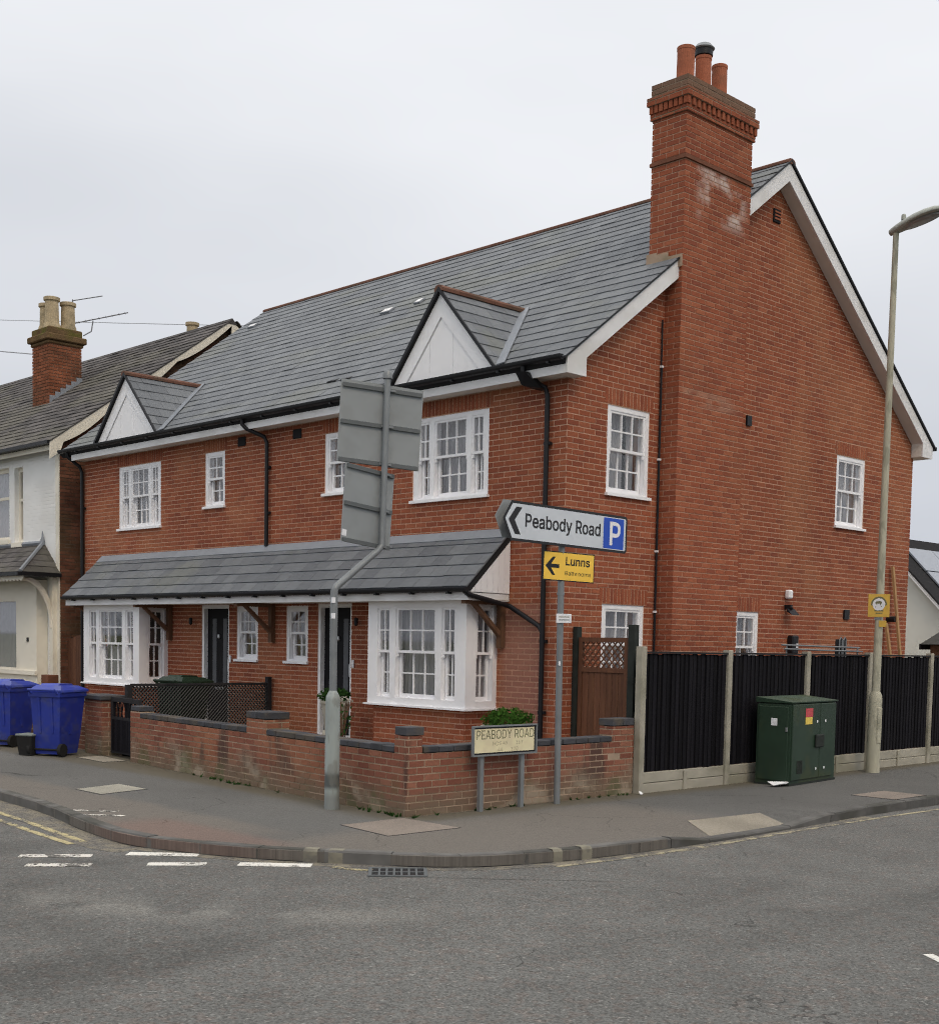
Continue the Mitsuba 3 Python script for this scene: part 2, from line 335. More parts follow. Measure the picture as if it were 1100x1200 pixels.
class MB:
    def __init__(s):
        s.v, s.f, s.t, s.n = [], [], [], 0

    def add(s, v, f, uv=None):
        v = np.asarray(v, float); f = np.asarray(f, int)
        if f.shape[1] == 4:
            f = np.vstack([f[:, [0, 1, 2]], f[:, [0, 2, 3]]])
        s.v.append(v); s.f.append(f + s.n); s.n += len(v)
        s.t.append(np.tile(A(*(uv if uv is not None else (0.5, 0.5))), (len(v), 1)))
        return s

    def box(s, fr, a0, a1, b0, b1, c0, c1, uv=None):
        p = [(a, b, c) for c in (c0, c1) for a, b in ((a0, b0), (a1, b0), (a1, b1), (a0, b1))]
        return s.add(fr(p), [[3, 2, 1, 0], [4, 5, 6, 7], [0, 1, 5, 4], [1, 2, 6, 5], [2, 3, 7, 6], [3, 0, 4, 7]], uv)

    def cbox(s, fr, a0, a1, b0, b1, c0, c1, ch=0.006, uv=None):
        """box with its front edges chamfered"""
        q = [((a0, b0), (a1, b0), (a1, b1), (a0, b1)), ((a0 + ch, b0 + ch), (a1 - ch, b0 + ch), (a1 - ch, b1 - ch), (a0 + ch, b1 - ch))]
        p = [(*x, c0) for x in q[0]] + [(*x, c1 - ch) for x in q[0]] + [(*x, c1) for x in q[1]]
        fs = [[3, 2, 1, 0], [8, 9, 10, 11]]
        for k in (0, 4):
            fs += [[k + i, k + (i + 1) % 4, k + 4 + (i + 1) % 4, k + 4 + i] for i in range(4)]
        return s.add(fr(p), fs, uv)

    def rbox(s, fr, a0, a1, b0, b1, c0, c1, r=0.02, uv=None):
        """box chamfered on all edges (hull of inset faces)"""
        p = []
        for (x, y, z) in ((r, r, 0), (r, 0, r), (0, r, r)):
            p += [(a, b, c) for a in (a0 + x, a1 - x) for b in (b0 + y, b1 - y) for c in (c0 + z, c1 - z)]
        m = trimesh.convex.convex_hull(np.array(p))
        return s.add(fr(m.vertices), m.faces, uv)

    def hull(s, pts, uv=None):
        m = trimesh.convex.convex_hull(np.asarray(pts, float))
        return s.add(m.vertices, m.faces, uv)

    def prism(s, fr, poly, c0, c1, uv=None):
        for g in getattr(poly, 'geoms', [poly]):
            if g.area < 1e-7:
                continue
            m = trimesh.creation.extrude_polygon(g, c1 - c0, engine='earcut')
            v = np.array(m.vertices); v[:, 2] += c0
            s.add(fr(v), m.faces, uv)
        return s

    def wedge(s, fr, pts, top, bot=0.0, uv=None):
        """convex polygon pts (a,b), underside at c=bot, upper side at c=top(b)"""
        n = len(pts)
        p = [(a, b, bot) for a, b in pts] + [(a, b, top(b)) for a, b in pts]
        fs = [[n, n + i, n + i + 1] for i in range(1, n - 1)] + [[0, i + 1, i] for i in range(1, n - 1)]
        for i in range(n):
            j = (i + 1) % n
            fs += [[i, j, n + j], [i, n + j, n + i]]
        return s.add(fr(p), fs, uv)

    def tube(s, pts, r, n=10, uv=None, cap=True):
        pts = np.asarray(pts, float); m = len(pts)
        r = np.broadcast_to(r, (m,))
        t = np.gradient(pts, axis=0); t /= np.linalg.norm(t, axis=1, keepdims=True) + 1e-12
        ref = A(0, 0, 1) if abs(t[0, 2]) < 0.9 else A(1, 0, 0)
        v = []
        a = np.cross(t[0], ref); a /= np.linalg.norm(a)
        for i in range(m):
            a = a - t[i] * (a @ t[i]); a /= np.linalg.norm(a)
            b = np.cross(t[i], a)
            an = np.arange(n) * 2 * np.pi / n
            v.append(pts[i] + r[i] * (np.cos(an)[:, None] * a + np.sin(an)[:, None] * b))
        v = np.vstack(v)
        fs = [[i * n + j, i * n + (j + 1) % n, (i + 1) * n + (j + 1) % n, (i + 1) * n + j] for i in range(m - 1) for j in range(n)]
        s.add(v, fs, uv)
        if cap:
            for k, rev in ((0, True), (m - 1, False)):
                ring = v[k * n:(k + 1) * n]
                f = [[0, i, i + 1] for i in range(1, n - 1)]
                s.add(ring, [x[::-1] for x in f] if rev else f, uv)
        return s

    def lathe(s, o, prof, n=24, uv=None):
        """profile [(r, z)...] turned about the vertical through o"""
        an = np.arange(n) * 2 * np.pi / n
        v = np.vstack([A(*o) + np.stack([r * np.cos(an), r * np.sin(an), np.full(n, z)], 1) for r, z in prof])
        m = len(prof)
        fs = [[i * n + j, i * n + (j + 1) % n, (i + 1) * n + (j + 1) % n, (i + 1) * n + j] for i in range(m - 1) for j in range(n)]
        return s.add(v, fs, uv)

    def mesh(s):
        return trimesh.Trimesh(np.vstack(s.v), np.vstack(s.f), process=False)


counts = {}


def newkey(base):
    n = counts.get(base, 0); counts[base] = n + 1
    return base if n == 0 else f'{base}_{n:03d}'


def put(base, mb, bsdf, smooth=False, label=None, kind=None, cat=None, group=None):
    k = newkey(base)
    if smooth:
        scene[k] = mikit.ply(mb.mesh(), bsdf, smooth=smooth)
    else:
        scene[k] = mikit.ply(mb.mesh(), bsdf, uv=np.vstack(mb.t))
    d = {}
    if label: d['label'] = label
    if cat: d['category'] = cat
    if group: d['group'] = group
    if kind: d['kind'] = kind
    if d: labels[k] = d
    return k


def thing(name, label, cat, group=None):
    k = newkey(name)
    labels[k] = {'label': label, 'category': cat}
    if group: labels[k]['group'] = group
    return k


def ruv():
    return (float(rng.random()), float(rng.random()))


def facing(pts):
    """how large a small face shows from where the photograph was taken (only for choosing which pieces become parts)"""
    return np.linalg.norm(np.asarray(pts).mean(0) - CAM)


def cutrect(pp, poly, r):
    """the convex pieces of rectangle r (a0,b0,a1,b1) inside poly"""
    bx = sbox(*r)
    if pp.contains(bx):
        return [[(r[0], r[1]), (r[2], r[1]), (r[2], r[3]), (r[0], r[3])]]
    if not pp.intersects(bx):
        return []
    out = []
    g = poly.intersection(bx)
    for q in getattr(g, 'geoms', [g]):
        if q.geom_type == 'Polygon' and q.area > 3e-4:
            h = q.convex_hull if q.area > 0.9 * q.convex_hull.area else None
            if h is None:
                for t in (trimesh.creation.triangulate_polygon(q, engine='earcut'),):
                    for f in t[1]:
                        tri = Polygon(t[0][f]);
                        if tri.area > 1e-4:
                            out.append(list(tri.exterior.coords)[:-1] if tri.exterior.is_ccw else list(tri.exterior.coords)[:-1][::-1])
                continue
            c = list(h.exterior.coords)[:-1]
            out.append(c if h.exterior.is_ccw else c[::-1])
    return out


def bricks(fr, poly, pieces, off=0.0, zb=0.0, bw=0.225, bh=0.075, joint=0.015, proud=0.0035, jit=0.0008, soldier=False):
    """brick slips over poly in stretcher bond; appends (distance, MB) to pieces"""
    if soldier:
        bw, bh = 0.075, poly.bounds[3] - poly.bounds[1]
        zb = poly.bounds[1]
    a0, b0, a1, b1 = poly.bounds
    pp = prep(poly)
    r0 = math.floor((b0 - zb) / bh - 1e-6)
    for r in range(r0, math.ceil((b1 - zb) / bh)):
        o = off + (0.5 * bw if (r % 2 and not soldier) else 0.0)
        for k in range(math.floor((a0 - o) / bw), math.ceil((a1 - o) / bw)):
            j = joint / 2
            rect = (o + k * bw + j, zb + r * bh + j, o + (k + 1) * bw - j, zb + (r + 1) * bh - j)
            for pts in cutrect(pp, poly, rect):
                t = proud + rng.normal(0, jit)
                tilt = rng.normal(0, 0.006)
                m = MB()
                bm = (rect[1] + rect[3]) / 2
                m.wedge(fr, pts, lambda b: t + tilt * (b - bm), -0.005, ruv())
                pieces.append((facing(m.v[0]), m, (rect[1] + rect[3]) / 2))


def slates(fr, poly, pieces, exp=0.26, wid=0.30, lift=0.014, gap=0.005, jit=0.0022):
    a0, b0, a1, b1 = poly.bounds
    pp = prep(poly)
    for r in range(math.ceil((b1 - b0) / exp)):
        o = a0 + (0.5 * wid if r % 2 else 0.0) - wid
        for k in range(int((a1 - a0) / wid) + 3):
            lo = b0 + r * exp
            rect = (o + k * wid + gap / 2, lo, o + (k + 1) * wid - gap / 2, lo + exp + 0.03)
            for pts in cutrect(pp, poly, rect):
                h = lift * 0.8 + abs(rng.normal(0, jit)) + (0.006 if rng.random() < 0.02 else 0)
                d = rng.normal(0, 0.003)
                pts = [(a, b + (d if abs(b - lo) < 1e-6 else 0)) for a, b in pts]
                m = MB()
                m.wedge(fr, pts, lambda b: 0.005 + h * (1 - (b - lo) / (exp + 0.03)), -0.004, ruv())
                pieces.append((facing(m.v[0]), m, lo))


def place(pieces, parent, name, bsdf, keep, rest_name, zmin=-9):
    pieces = sorted(pieces, key=lambda x: x[0] + (1000 if x[2] < zmin else 0))
    for d, m, z in pieces[:keep]:
        put(f'{parent}__{name}', m, bsdf)
    if len(pieces) > keep:
        big = MB()
        for d, m, z in pieces[keep:]:
            big.add(np.vstack(m.v), np.vstack(m.f), m.t[0][0])
        put(f'{parent}__{rest_name}', big, bsdf, kind='stuff', label=None)


def rect(a0, b0, a1, b1):
    return sbox(a0, b0, a1, b1)


# ------------------------------------------------------------------ sash windows
def sash(fr, par, a0, a1, b0, b1, cols, rows, c0, c1, stile, top, bot, horn=0):
    m = MB()
    m.box(fr, a0, a0 + stile, b0, b1, c0, c1); m.box(fr, a1 - stile, a1, b0, b1, c0, c1)
    m.box(fr, a0 + stile, a1 - stile, b1 - top, b1, c0, c1 - .002); m.box(fr, a0 + stile, a1 - stile, b0, b0 + bot, c0, c1 - .002)
    g0, g1, h0, h1 = a0 + stile, a1 - stile, b0 + bot, b1 - top
    w = 0.020
    if horn:
        for x in (a0, a1 - stile):
            m.box(fr, x + .004, x + stile - .004, b0 - 0.05, b0, c0 + .004, c1 - .006)
    for i in range(1, cols):
        x = g0 + (g1 - g0) * i / cols
        m.box(fr, x - w / 2, x + w / 2, h0, h1, c0 + .006, c1 - .006)
    for i in range(1, rows):
        y = h0 + (h1 - h0) * i / rows
        m.box(fr, g0, g1, y - w / 2, y + w / 2, c0 + .008, c1 - .008)
    put(par + '__sash', m, 'm_upvc')
    cm = (c0 + c1) / 2
    for i in range(cols):
        for j in range(rows):
            x0, x1 = g0 + (g1 - g0) * i / cols, g0 + (g1 - g0) * (i + 1) / cols
            y0, y1 = h0 + (h1 - h0) * j / rows, h0 + (h1 - h0) * (j + 1) / rows
            q = MB(); q.add(fr([(x0, y0, cm), (x1, y0, cm), (x1, y1, cm), (x0, y1, cm)]), [[0, 1, 2, 3]])
            put(par + '__pane', q, 'm_glass')


def curtain(fr, par, a0, a1, b0, b1, c, amp=0.022, per=0.085, seed=0):
    n = max(8, int((a1 - a0) / per * 8))
    x = np.linspace(a0, a1, n)
    ph = seed * 1.7
    off = amp * np.sin(x / per * 2 * np.pi + ph + 0.9 * np.sin(x * 9 + seed)) + 0.008 * np.sin(x * 41 + seed)
    v = np.vstack([np.stack([x, np.full(n, b0), c + off * 1.15], 1), np.stack([x, np.full(n, b1), c + off * 0.8], 1)])
    m = MB(); m.add(fr(v), [[i, i + 1, n + i + 1, n + i] for i in range(n - 1)])
    put(par + '__curtain', m, 'm_curtain', smooth=True)


def sash_window(fr, par, a0, a1, b0, b1, lights, mid=None, sill=0.05, curt=((0, 1),), room=0.55, cback=-0.14, cfront=-0.012, seed=0, edge=None, roomless=False, sillb=0.055):
    """frame with one or more sliding sash lights; lights = [(l0, l1, cols), ...]"""
    mid = (b0 + b1) / 2 + 0.02 if mid is None else mid
    t, bt = 0.065, sillb
    hole = unary_union([rect(l0, b0 + bt, l1, b1 - t) for l0, l1, c in lights])
    m = MB(); m.prism(fr, rect(a0, b0, a1, b1).difference(hole), cback, cfront)
    m.box(fr, a0 - 0.025, a1 + 0.025, b0 - 0.02, b0 + 0.022, cfront - .02, sill)
    k = put(par + '__window', m, 'm_upvc')
    for l0, l1, cols in lights:
        s = min(0.042, (l1 - l0) * 0.16)
        sash(fr, k, l0 - .004, l1 + .004, mid - .02, b1 - t + .004, cols, 2, -0.062, -0.022, s, 0.036, 0.036, 1)
        sash(fr, k, l0 + .012, l1 - .012, b0 + bt - .004, mid + .02, cols, 2, -0.125, -0.085, s, 0.032, 0.060)
        lin = MB()
    for i, (u0, u1) in enumerate(curt):
        w = a1 - a0 - .1
        curtain(fr, k, a0 + .05 + w * u0, a0 + .05 + w * u1, b0 + .04, b1 - .03, -0.27, seed=seed + i)
    if not roomless:
        r = MB()
        c1, c0 = cback - .004, -room - .15
        r.box(fr, a0 - .02, a1 + .02, b0 - .02, b1 + .02, c0 - .02, c0)
        for q in ((a0 - .03, a0 - .005, b0, b1), (a1 + .005, a1 + .03, b0, b1), (a0, a1, b0 - .03, b0 - .005), (a0, a1, b1 + .005, b1 + .03)):
            r.box(fr, *q, c0, c1)
        put(k + '__room', r, 'm_room')
    return k


# ------------------------------------------------------------------ the setting
kp = np.array([(-160, -5.2), (-60, -5.4), (-25, -5.6), (-8, -5.87), (-3.3, -6.13), (-2.0, -6.24), (-.5, -6.53), (.48, -6.64), (1.09, -6.5), (2.0, -6.1), (2.4, -5.83),
               (2.78, -5.54), (3.16, -5.26), (3.47, -4.85), (3.67, -4.25), (3.79, -3.65), (3.85, -2.92), (3.89, -1.76), (3.86, -.35), (3.78, 1.2), (3.80, 3.1), (3.85, 8), (3.9, 30), (4, 160)])
from scipy.interpolate import PchipInterpolator
sl = np.r_[0, np.cumsum(np.linalg.norm(np.diff(kp, axis=0), axis=1))]
KX, KY = PchipInterpolator(sl, kp[:, 0]), PchipInterpolator(sl, kp[:, 1])
kpt = lambda s: np.array([KX(s), KY(s)])
S0, S1 = sl[3] - 14, sl[21] + 22
ss = np.r_[0, np.linspace(sl[2], sl[-2], 260), sl[-1]]
edge = np.stack([KX(ss), KY(ss)], 1)

g = MB(); g.add(A([-3000, -3000, -.118], [3000, -3000, -.118], [3000, 3000, -.118], [-3000, 3000, -.118]), [[0, 1, 2, 3]])
put('ground', g, 'm_ground', kind='structure')
rd = unary_union([rect(-160, -17, 160, -4.6), rect(3, -160, 18, 160), Polygon([(-8, -4.6), (3, -4.6), (3, 2)])])
m = MB()
m.prism(W, rd, -.110, -.100)
put('road', m, 'm_road', kind='structure')
pv = Polygon(list(map(tuple, edge)) + [(1.0, 160), (1.0, -3.4), (-6.0, -2.6), (-160, -2.0)])
m = MB(); m.prism(W, pv.difference(rect(3.15, -2.7, 5, .5)), -.09, 0.0); put('pavement', m, 'm_pavement', kind='structure')


def dropz(y):
    """how far the kerb is lowered at the old crossing"""
    return float(np.interp(y, [-2.7, -2.1, -.1, .5], [0, .072, .072, 0]))


ky_ = lambda y: float(np.interp(y, edge[120:-1, 1][edge[120:-1, 0] > 3], edge[120:-1, 0][edge[120:-1, 0] > 3]))
ys_ = [-2.7, -2.4, -2.1, -1.6, -1.1, -.6, -.1, .2, .5]
m = MB(); m.add([q for y in ys_ for q in ((3.15, y, 0), (ky_(y) - .10, y, -dropz(y)))], [[2 * i, 2 * i + 1, 2 * i + 3, 2 * i + 2] for i in range(len(ys_) - 1)])
put('pavement__dropped_crossing', m, 'm_pavement')
m = MB(); m.prism(W, unary_union([rect(-160, -19.5, 1.0, -17), rect(18, -160, 20.5, 160)]), -.105, 0.0); put('far_pavement', m, 'm_pavement', kind='structure')

# kerbstones
labels['kerb'] = {'kind': 'structure'}
s = S0; i = 0
core = MB()
while s < S1:
    L = 0.914 if abs(s - sl[9]) > 5 else 0.61
    p0, p1 = kpt(s), kpt(s + L)
    d = (p1 - p0) / np.linalg.norm(p1 - p0)
    fr = F((*p0, 0), (d[0], d[1], 0), (0, 0, 1))
    n = np.linalg.norm(p1 - p0)
    h = 0.010 + rng.normal(0, .004)
    dr_ = [dropz(q[1]) if q[0] > 3 else 0.0 for q in (p0, p1)]
    drop = max(dr_)
    pts = [(a, b, c) for a, dd in ((0.006, dr_[0]), (n - .006, dr_[1])) for b, c in ((-.2, 0), (-.2, -.125), (h - dd, -.125), (h - dd, -.018), (h - .016 - dd, 0))]
    mm = MB(); mm.hull(fr(pts), ruv())
    put('kerb__kerbstone', mm, 'm_kerb')
    core.box(fr, -0.02, n + .02, -.2, -.012 - drop, -.115, -.012)
    s += L
put('kerb__bedding', core, 'm_mortar_dark')


def sheet(base, pts, z, bsdf, **kw):
    if base.endswith('slab') or base.endswith('patch'):
        mj = MB(); mj.prism(W, Polygon(pts).buffer(.014, join_style=2), z - .006, z - .002); put('pavement__joint', mj, 'm_dark')
    m = MB(); m.prism(W, Polygon(pts), z - .003, z); return put(base, m, bsdf, **kw)


m = MB(); m.add([(3.184, -1.47, .002), (3.255, -.19, -.006), (3.74, -.42, -.064), (3.76, -1.85, -.066)], [[0, 1, 2, 3]]); put('pavement__repair_patch', m, 'm_patch')
sheet('pavement__repair_patch', [(1.227, -4.63), (1.21, -3.80), (2.09, -3.80), (2.08, -4.74)], .004, 'm_patch_pink')
sheet('pavement__slab', [(-3.09, -5.28), (-3.3, -4.6), (-2.63, -4.6), (-2.46, -5.3)], .005, 'm_slab')
sheet('pavement__paint_mark', [(-1.38, -6.20), (-1.0, -5.87), (-.96, -5.93), (-1.34, -6.26)], .004, 'm_line_worn'); sheet('pavement__paint_mark', [(-1.02, -6.30), (-.67, -5.98), (-.63, -6.04), (-.98, -6.36)], .004, 'm_line_worn')
sheet('pavement__slab', [(-6.9, -3.3), (-6.9, -2.9), (-6.0, -2.99), (-6.0, -3.35)], .005, 'm_patch')
sheet('pavement__slab', [(3.0, 2.3), (3.0, 3.1), (3.6, 3.1), (3.6, 2.3)], .005, 'm_patch_pink')


def stripe(name, p0, p1, w, bsdf):
    p0, p1 = A(*p0), A(*p1); d = (p1 - p0) / np.linalg.norm(p1 - p0); n = A(-d[1], d[0]) * w / 2
    sheet('road__' + name, [tuple(p0 + n), tuple(p1 + n), tuple(p1 - n), tuple(p0 - n)], -.0955, bsdf)


stripe('give_way_dash', (.50, -7.68), (.88, -7.18), .15, 'm_line_worn')
stripe('give_way_dash', (.97, -7.84), (1.31, -7.42), .15, 'm_line_worn')
stripe('give_way_dash', (.97, -6.88), (1.42, -6.42), .17, 'm_line_white')
stripe('give_way_dash', (1.56, -7.02), (1.87, -6.63), .15, 'm_line_white')
stripe('give_way_dash', (2.04, -6.41), (2.49, -5.96), .17, 'm_line_white')


def curve(name, pts, w, bsdf):
    pts = np.array(pts, float); t = np.r_[0, np.cumsum(np.linalg.norm(np.diff(pts, axis=0), axis=1))]
    q = np.linspace(0, t[-1], 40); c = np.stack([PchipInterpolator(t, pts[:, 0])(q), PchipInterpolator(t, pts[:, 1])(q)], 1)
    d = np.gradient(c, axis=0); d /= np.linalg.norm(d, axis=1, keepdims=True); n = np.stack([-d[:, 1], d[:, 0]], 1) * w / 2
    sheet('road__' + name, [tuple(x) for x in np.vstack([c + n, (c - n)[::-1]])], -.0955, bsdf)


def along(s0, s1, o0, o1, name):
    q = np.linspace(s0, s1, 70); c = np.array([kpt(s) for s in q]); d = np.gradient(c, axis=0); d /= np.linalg.norm(d, axis=1, keepdims=True); n = np.stack([d[:, 1], -d[:, 0]], 1)
    wv = np.array([meshkit.noise(A(s * 1.7, 3.3, .5)) for s in q])[:, None]
    sheet(name, [tuple(x) for x in np.vstack([c + n * o0, (c + n * (o1 * (.45 + .9 * wv)))[::-1]])], -.0975, 'm_gutter')


along(sl[3], sl[7] + .3, .0, .42, 'road__gutter_grit')
along(sl[7] + .3, sl[19], .0, .16, 'road__gutter_grit')


curve('yellow_line', [(-14, -6.35), (-5, -6.45), (-2.28, -6.60), (-1.1, -6.72), (.10, -6.86)], .075, 'm_line_yellow')
curve('yellow_line', [(-14, -6.55), (-5, -6.66), (-1.71, -6.85), (-.7, -6.95), (.16, -7.02)], .075, 'm_line_yellow')
curve('yellow_line', [(2.66, -5.86), (2.86, -5.79), (3.0, -5.70)], .07, 'm_line_yellow')
curve('faded_line', [(3.86, -4.3), (3.98, -3.0), (4.0, -1.76), (3.97, -.6), (3.98, 1.2), (4.03, 2.6), (4.06, 8)], .06, 'm_line_faint')
stripe('painted_mark', (7.62, -4.86), (8.3, -5.35), .07, 'm_line_white')
# pale paint left on the kerb
for sk, L in ((sl[10] - .13, .13), (sl[10] + .1, .13), (sl[15] - .52, .1), (sl[15] - .2, .12)):
    p0, p1 = kpt(sk), kpt(sk + L); d = (p1 - p0) / np.linalg.norm(p1 - p0)
    fr = F((*p0, 0), (d[0], d[1], 0), (0, 0, 1)); mm = MB()
    mm.add(fr([(0, -.1, .003), (L, -.1, .003), (L, -.004, .003), (0, -.004, .003), (L, .019, -.02), (0, .019, -.02), (L, .019, -.11), (0, .019, -.11)]), [[0, 1, 2, 3], [3, 2, 4, 5], [5, 4, 6, 7]])
    put('kerb__paint_mark', mm, 'm_kerb_paint')

# garden and yard surfaces
m = MB(); m.prism(W, Polygon([(-6.44, -2.55), (-5.5, -2.80), (1.0, -3.5), (1.0, .1), (0, .1), (0, 0), (-6.44, 0)]), .05, .34); put('front_garden', m, 'm_gravel', kind='structure')
m = MB(); m.prism(W, unary_union([Polygon([(-30, -2.4), (-6.45, -2.4), (-6.45, 0), (-30, 0)]), rect(-14, 0, -12.9, 30)]), .02, .16); put('neighbour_garden', m, 'm_gravel', kind='structure')
m = MB(); m.prism(W, unary_union([rect(0.02, .2, 1.2, 30), rect(-12.9, 9.35, 1.2, 60)]), .02, .25); put('side_yard', m, 'm_gravel', kind='structure')

# ------------------------------------------------------------------ the corner house
H = thing('brick_house', 'red brick pair of houses with grey slate roof and tall corner chimney', 'house')
HL, HD, EAVE, RZ = -12.944, 9.30, 5.50, 9.24
RY = HD / 2
PITCH = math.atan2(RZ - EAVE, RY + .35)
zroof = lambda y: RZ - abs(y - RY) * math.tan(PITCH)
SX, SY0, SY1 = 0.29, 1.97, 3.555

# openings
front_open = {'wl': (-11.581, 3.90, -10.04, 5.10), 'ws': (-8.557, 4.146, -7.929, 5.105), 'wm': (-5.122, 4.146, -4.49, 5.105), 'wr': (-3.02, 3.90, -1.44, 5.10),
              'gl': (-7.55, 1.483, -6.91, 2.41), 'gr': (-6.11, 1.483, -5.514, 2.41)}
doors = {'d1': (-5.26, .34, -4.40, 2.44), 'd0': (-8.65, .34, -7.78, 2.44)}
bays = {'bl': (-11.86, -9.78), 'br': (-3.27, -1.20)}
fpoly = rect(HL, 0.2, -0.003, 5.36)
allf = list(front_open.values()) + list(doors.values()) + [(b[0] + .05, .3, b[1] - .05, 2.46) for b in bays.values()]
fpoly = fpoly.difference(unary_union([rect(*o) for o in allf]))
gable_open = {'ga': (0.803, 3.905, 1.711, 5.10), 'gc': (6.70, 3.913, 7.634, 5.096), 'gd': (0.786, 1.30, 1.70, 2.425), 'ge': (3.905, 1.30, 4.56, 2.42)}
gshape = Polygon([(0, 0.2), (HD, 0.2), (HD, zroof(HD) - .05), (RY, RZ - .06), (0, zroof(0) - .05)])
gpoly = gshape.difference(unary_union([rect(*o) for o in gable_open.values()]))

# wall core (mortar), brick faces proud of it
core = MB()
core.prism(FRONT, fpoly, -.30, -.0015)
core.prism(GABLE, gpoly.difference(rect(-1, 0, .3, 6)), -.30, -.0015)
core.prism(GABLE, gpoly.intersection(rect(-1, 0, .3, 8)).difference(rect(-1, 0, 0.0020, 8)), -.05, -.0015)
core.box(W, HL, -.3, HD - .25, HD, .2, zroof(HD) - .1)
core.box(W, HL, HL + .28, .30, HD - .25, .2, zroof(0) - .1)
put(H + '__wall', core, 'm_mortar')
pc = []
sold_f = [rect(o[0] - .06, o[3] + .004, o[2] + .06, o[3] + .225) for k, o in front_open.items() if k in ('wl', 'wr', 'ws', 'wm')]
sold_g = [rect(o[0] - .06, o[3] + .004, o[2] + .06, o[3] + .225) for o in gable_open.values()]
bricks(FRONT, fpoly.difference(unary_union(sold_f)), pc, off=HL)
bricks(GABLE, rect(.003, 0.2, HD, 10).intersection(gpoly).difference(unary_union(sold_g)).difference(rect(SY0 + .01, 0, SY1 - .01, 9.2)), pc, off=-.1125)
for q in sold_f: bricks(FRONT, q, pc, soldier=True, off=q.bounds[0])
for q in sold_g: bricks(GABLE, q, pc, soldier=True, off=q.bounds[0])
# far left return of the house, visible in the passage
LEFTW = F((HL, 0, 0), (0, -1, 0), (0, 0, 1))
place(pc, H, 'brick', 'm_brick', 300, 'brickwork', zmin=1.9)

# --- chimney: stack part with its bricks as one joined part, caps and pots
SXB = -0.30      # back of the stack above the roof
ST = put(H + '__chimney_stack', MB().box(W, -.02, SX - .010, SY0 + .010, SY1 - .010, .2, 7.0).box(W, SXB + .010, SX - .010, SY0 + .010, SY1 - .010, 7.0, 9.66), 'm_mortar', label='tall brick chimney stack with corbelled top and lime bloom')
sp = []
for z0, z1, gr in ((.2, 8.55, 0.0), (8.63, 9.19, 0.0), (9.19, 9.27, .028), (9.38, 9.49, .065), (9.49, 9.67, .02)):
    g = gr
    sfr = F((SX - .008 + g, SY0 - g, 0), (0, 1, 0), (0, 0, 1))
    bricks(sfr, rect(0.0, z0, SY1 - SY0 + 2 * g, z1), sp, off=0.0 - (0.0), proud=.005)
    x1, x0 = SX + g - .004, (SXB - g)
    lfr = F((0, SY0 + .008 - g, 0), (1, 0, 0), (0, 0, 1))
    if z0 < 1: bricks(lfr, rect(0.0, z0, x1, 7.25), sp, off=-.05, proud=.005)
    bricks(lfr, rect(x0, max(z0, 7.1), x1, z1), sp, off=x1 - .45, proud=.005)
    rfr = F((0, SY1 - .008 + g, 0), (-1, 0, 0), (0, 0, 1))
    bricks(rfr, rect(-x1, max(z0, 6.0), -x0, z1), sp, proud=.005)
    if z0 < 1: bricks(rfr, rect(-x1, .2, -.0, 6.0), sp, proud=.005)
    if g:
        bb = MB().box(W, x0, SX + g - .01, SY0 - g + .01, SY1 + g - .01, z0 + .001, z1 - .001)
        put(ST + '__corbel', bb, 'm_mortar_dark')
# dentil course between the corbels
dd = MB().box(W, SXB - .02, SX + .02, SY0 - .02, SY1 + .02, 9.272, 9.378); put(ST + '__corbel', dd, 'm_old_brick')
for k in range(15):
    y = SY0 - .04 + k * (SY1 - SY0 + .08 - .06) / 14
    sp.append((0, MB().box(W, SX, SX + .045, y, y + .06, 9.275, 9.376, ruv()), 9.3))
for k in range(8):
    x = SXB - .03 + k * (SX + .06 - SXB - .06) / 7
    sp.append((0, MB().box(W, x, x + .06, SY0 - .045, SY0, 9.275, 9.376, ruv()), 9.3))
big = MB()
for d, m_, z in sp: big.add(np.vstack(m_.v), np.vstack(m_.f), m_.t[0][0])
put(ST + '__brickwork', big, 'm_brick', kind='stuff')
m = MB().box(W, SXB - .02, SX + .022, SY0 - .022, SY1 + .022, 8.56, 8.605); m.box(W, SXB - .004, SX + .004, SY0 - .004, SY1 + .004, 8.606, 8.625)
put(ST + '__string_course', m, 'm_old_brick')
m = MB(); m.hull([(x, y, z) for x, y, z in [(SXB, SY0, 9.665), (SX, SY0, 9.665), (SX, SY1, 9.665), (SXB, SY1, 9.665), (-.2, SY0 + .25, 9.74), (.15, SY0 + .25, 9.74), (.15, SY1 - .25, 9.74), (-.2, SY1 - .25, 9.74)]])
put(ST + '__flaunching', m, 'm_mortar_dark')
m = MB(); m.prism(F((0, SY0 - .015, 0), (1, 0, 0), (0, 0, 1)), Polygon([(-.33, 7.10), (SX + .003, 7.10), (SX + .003, 7.27), (.05, 7.27), (.05, 7.33), (-.15, 7.33), (-.15, 7.36), (-.33, 7.36)]), -.004, .010)
put(ST + '__flashing', m, 'm_mortar_dark')
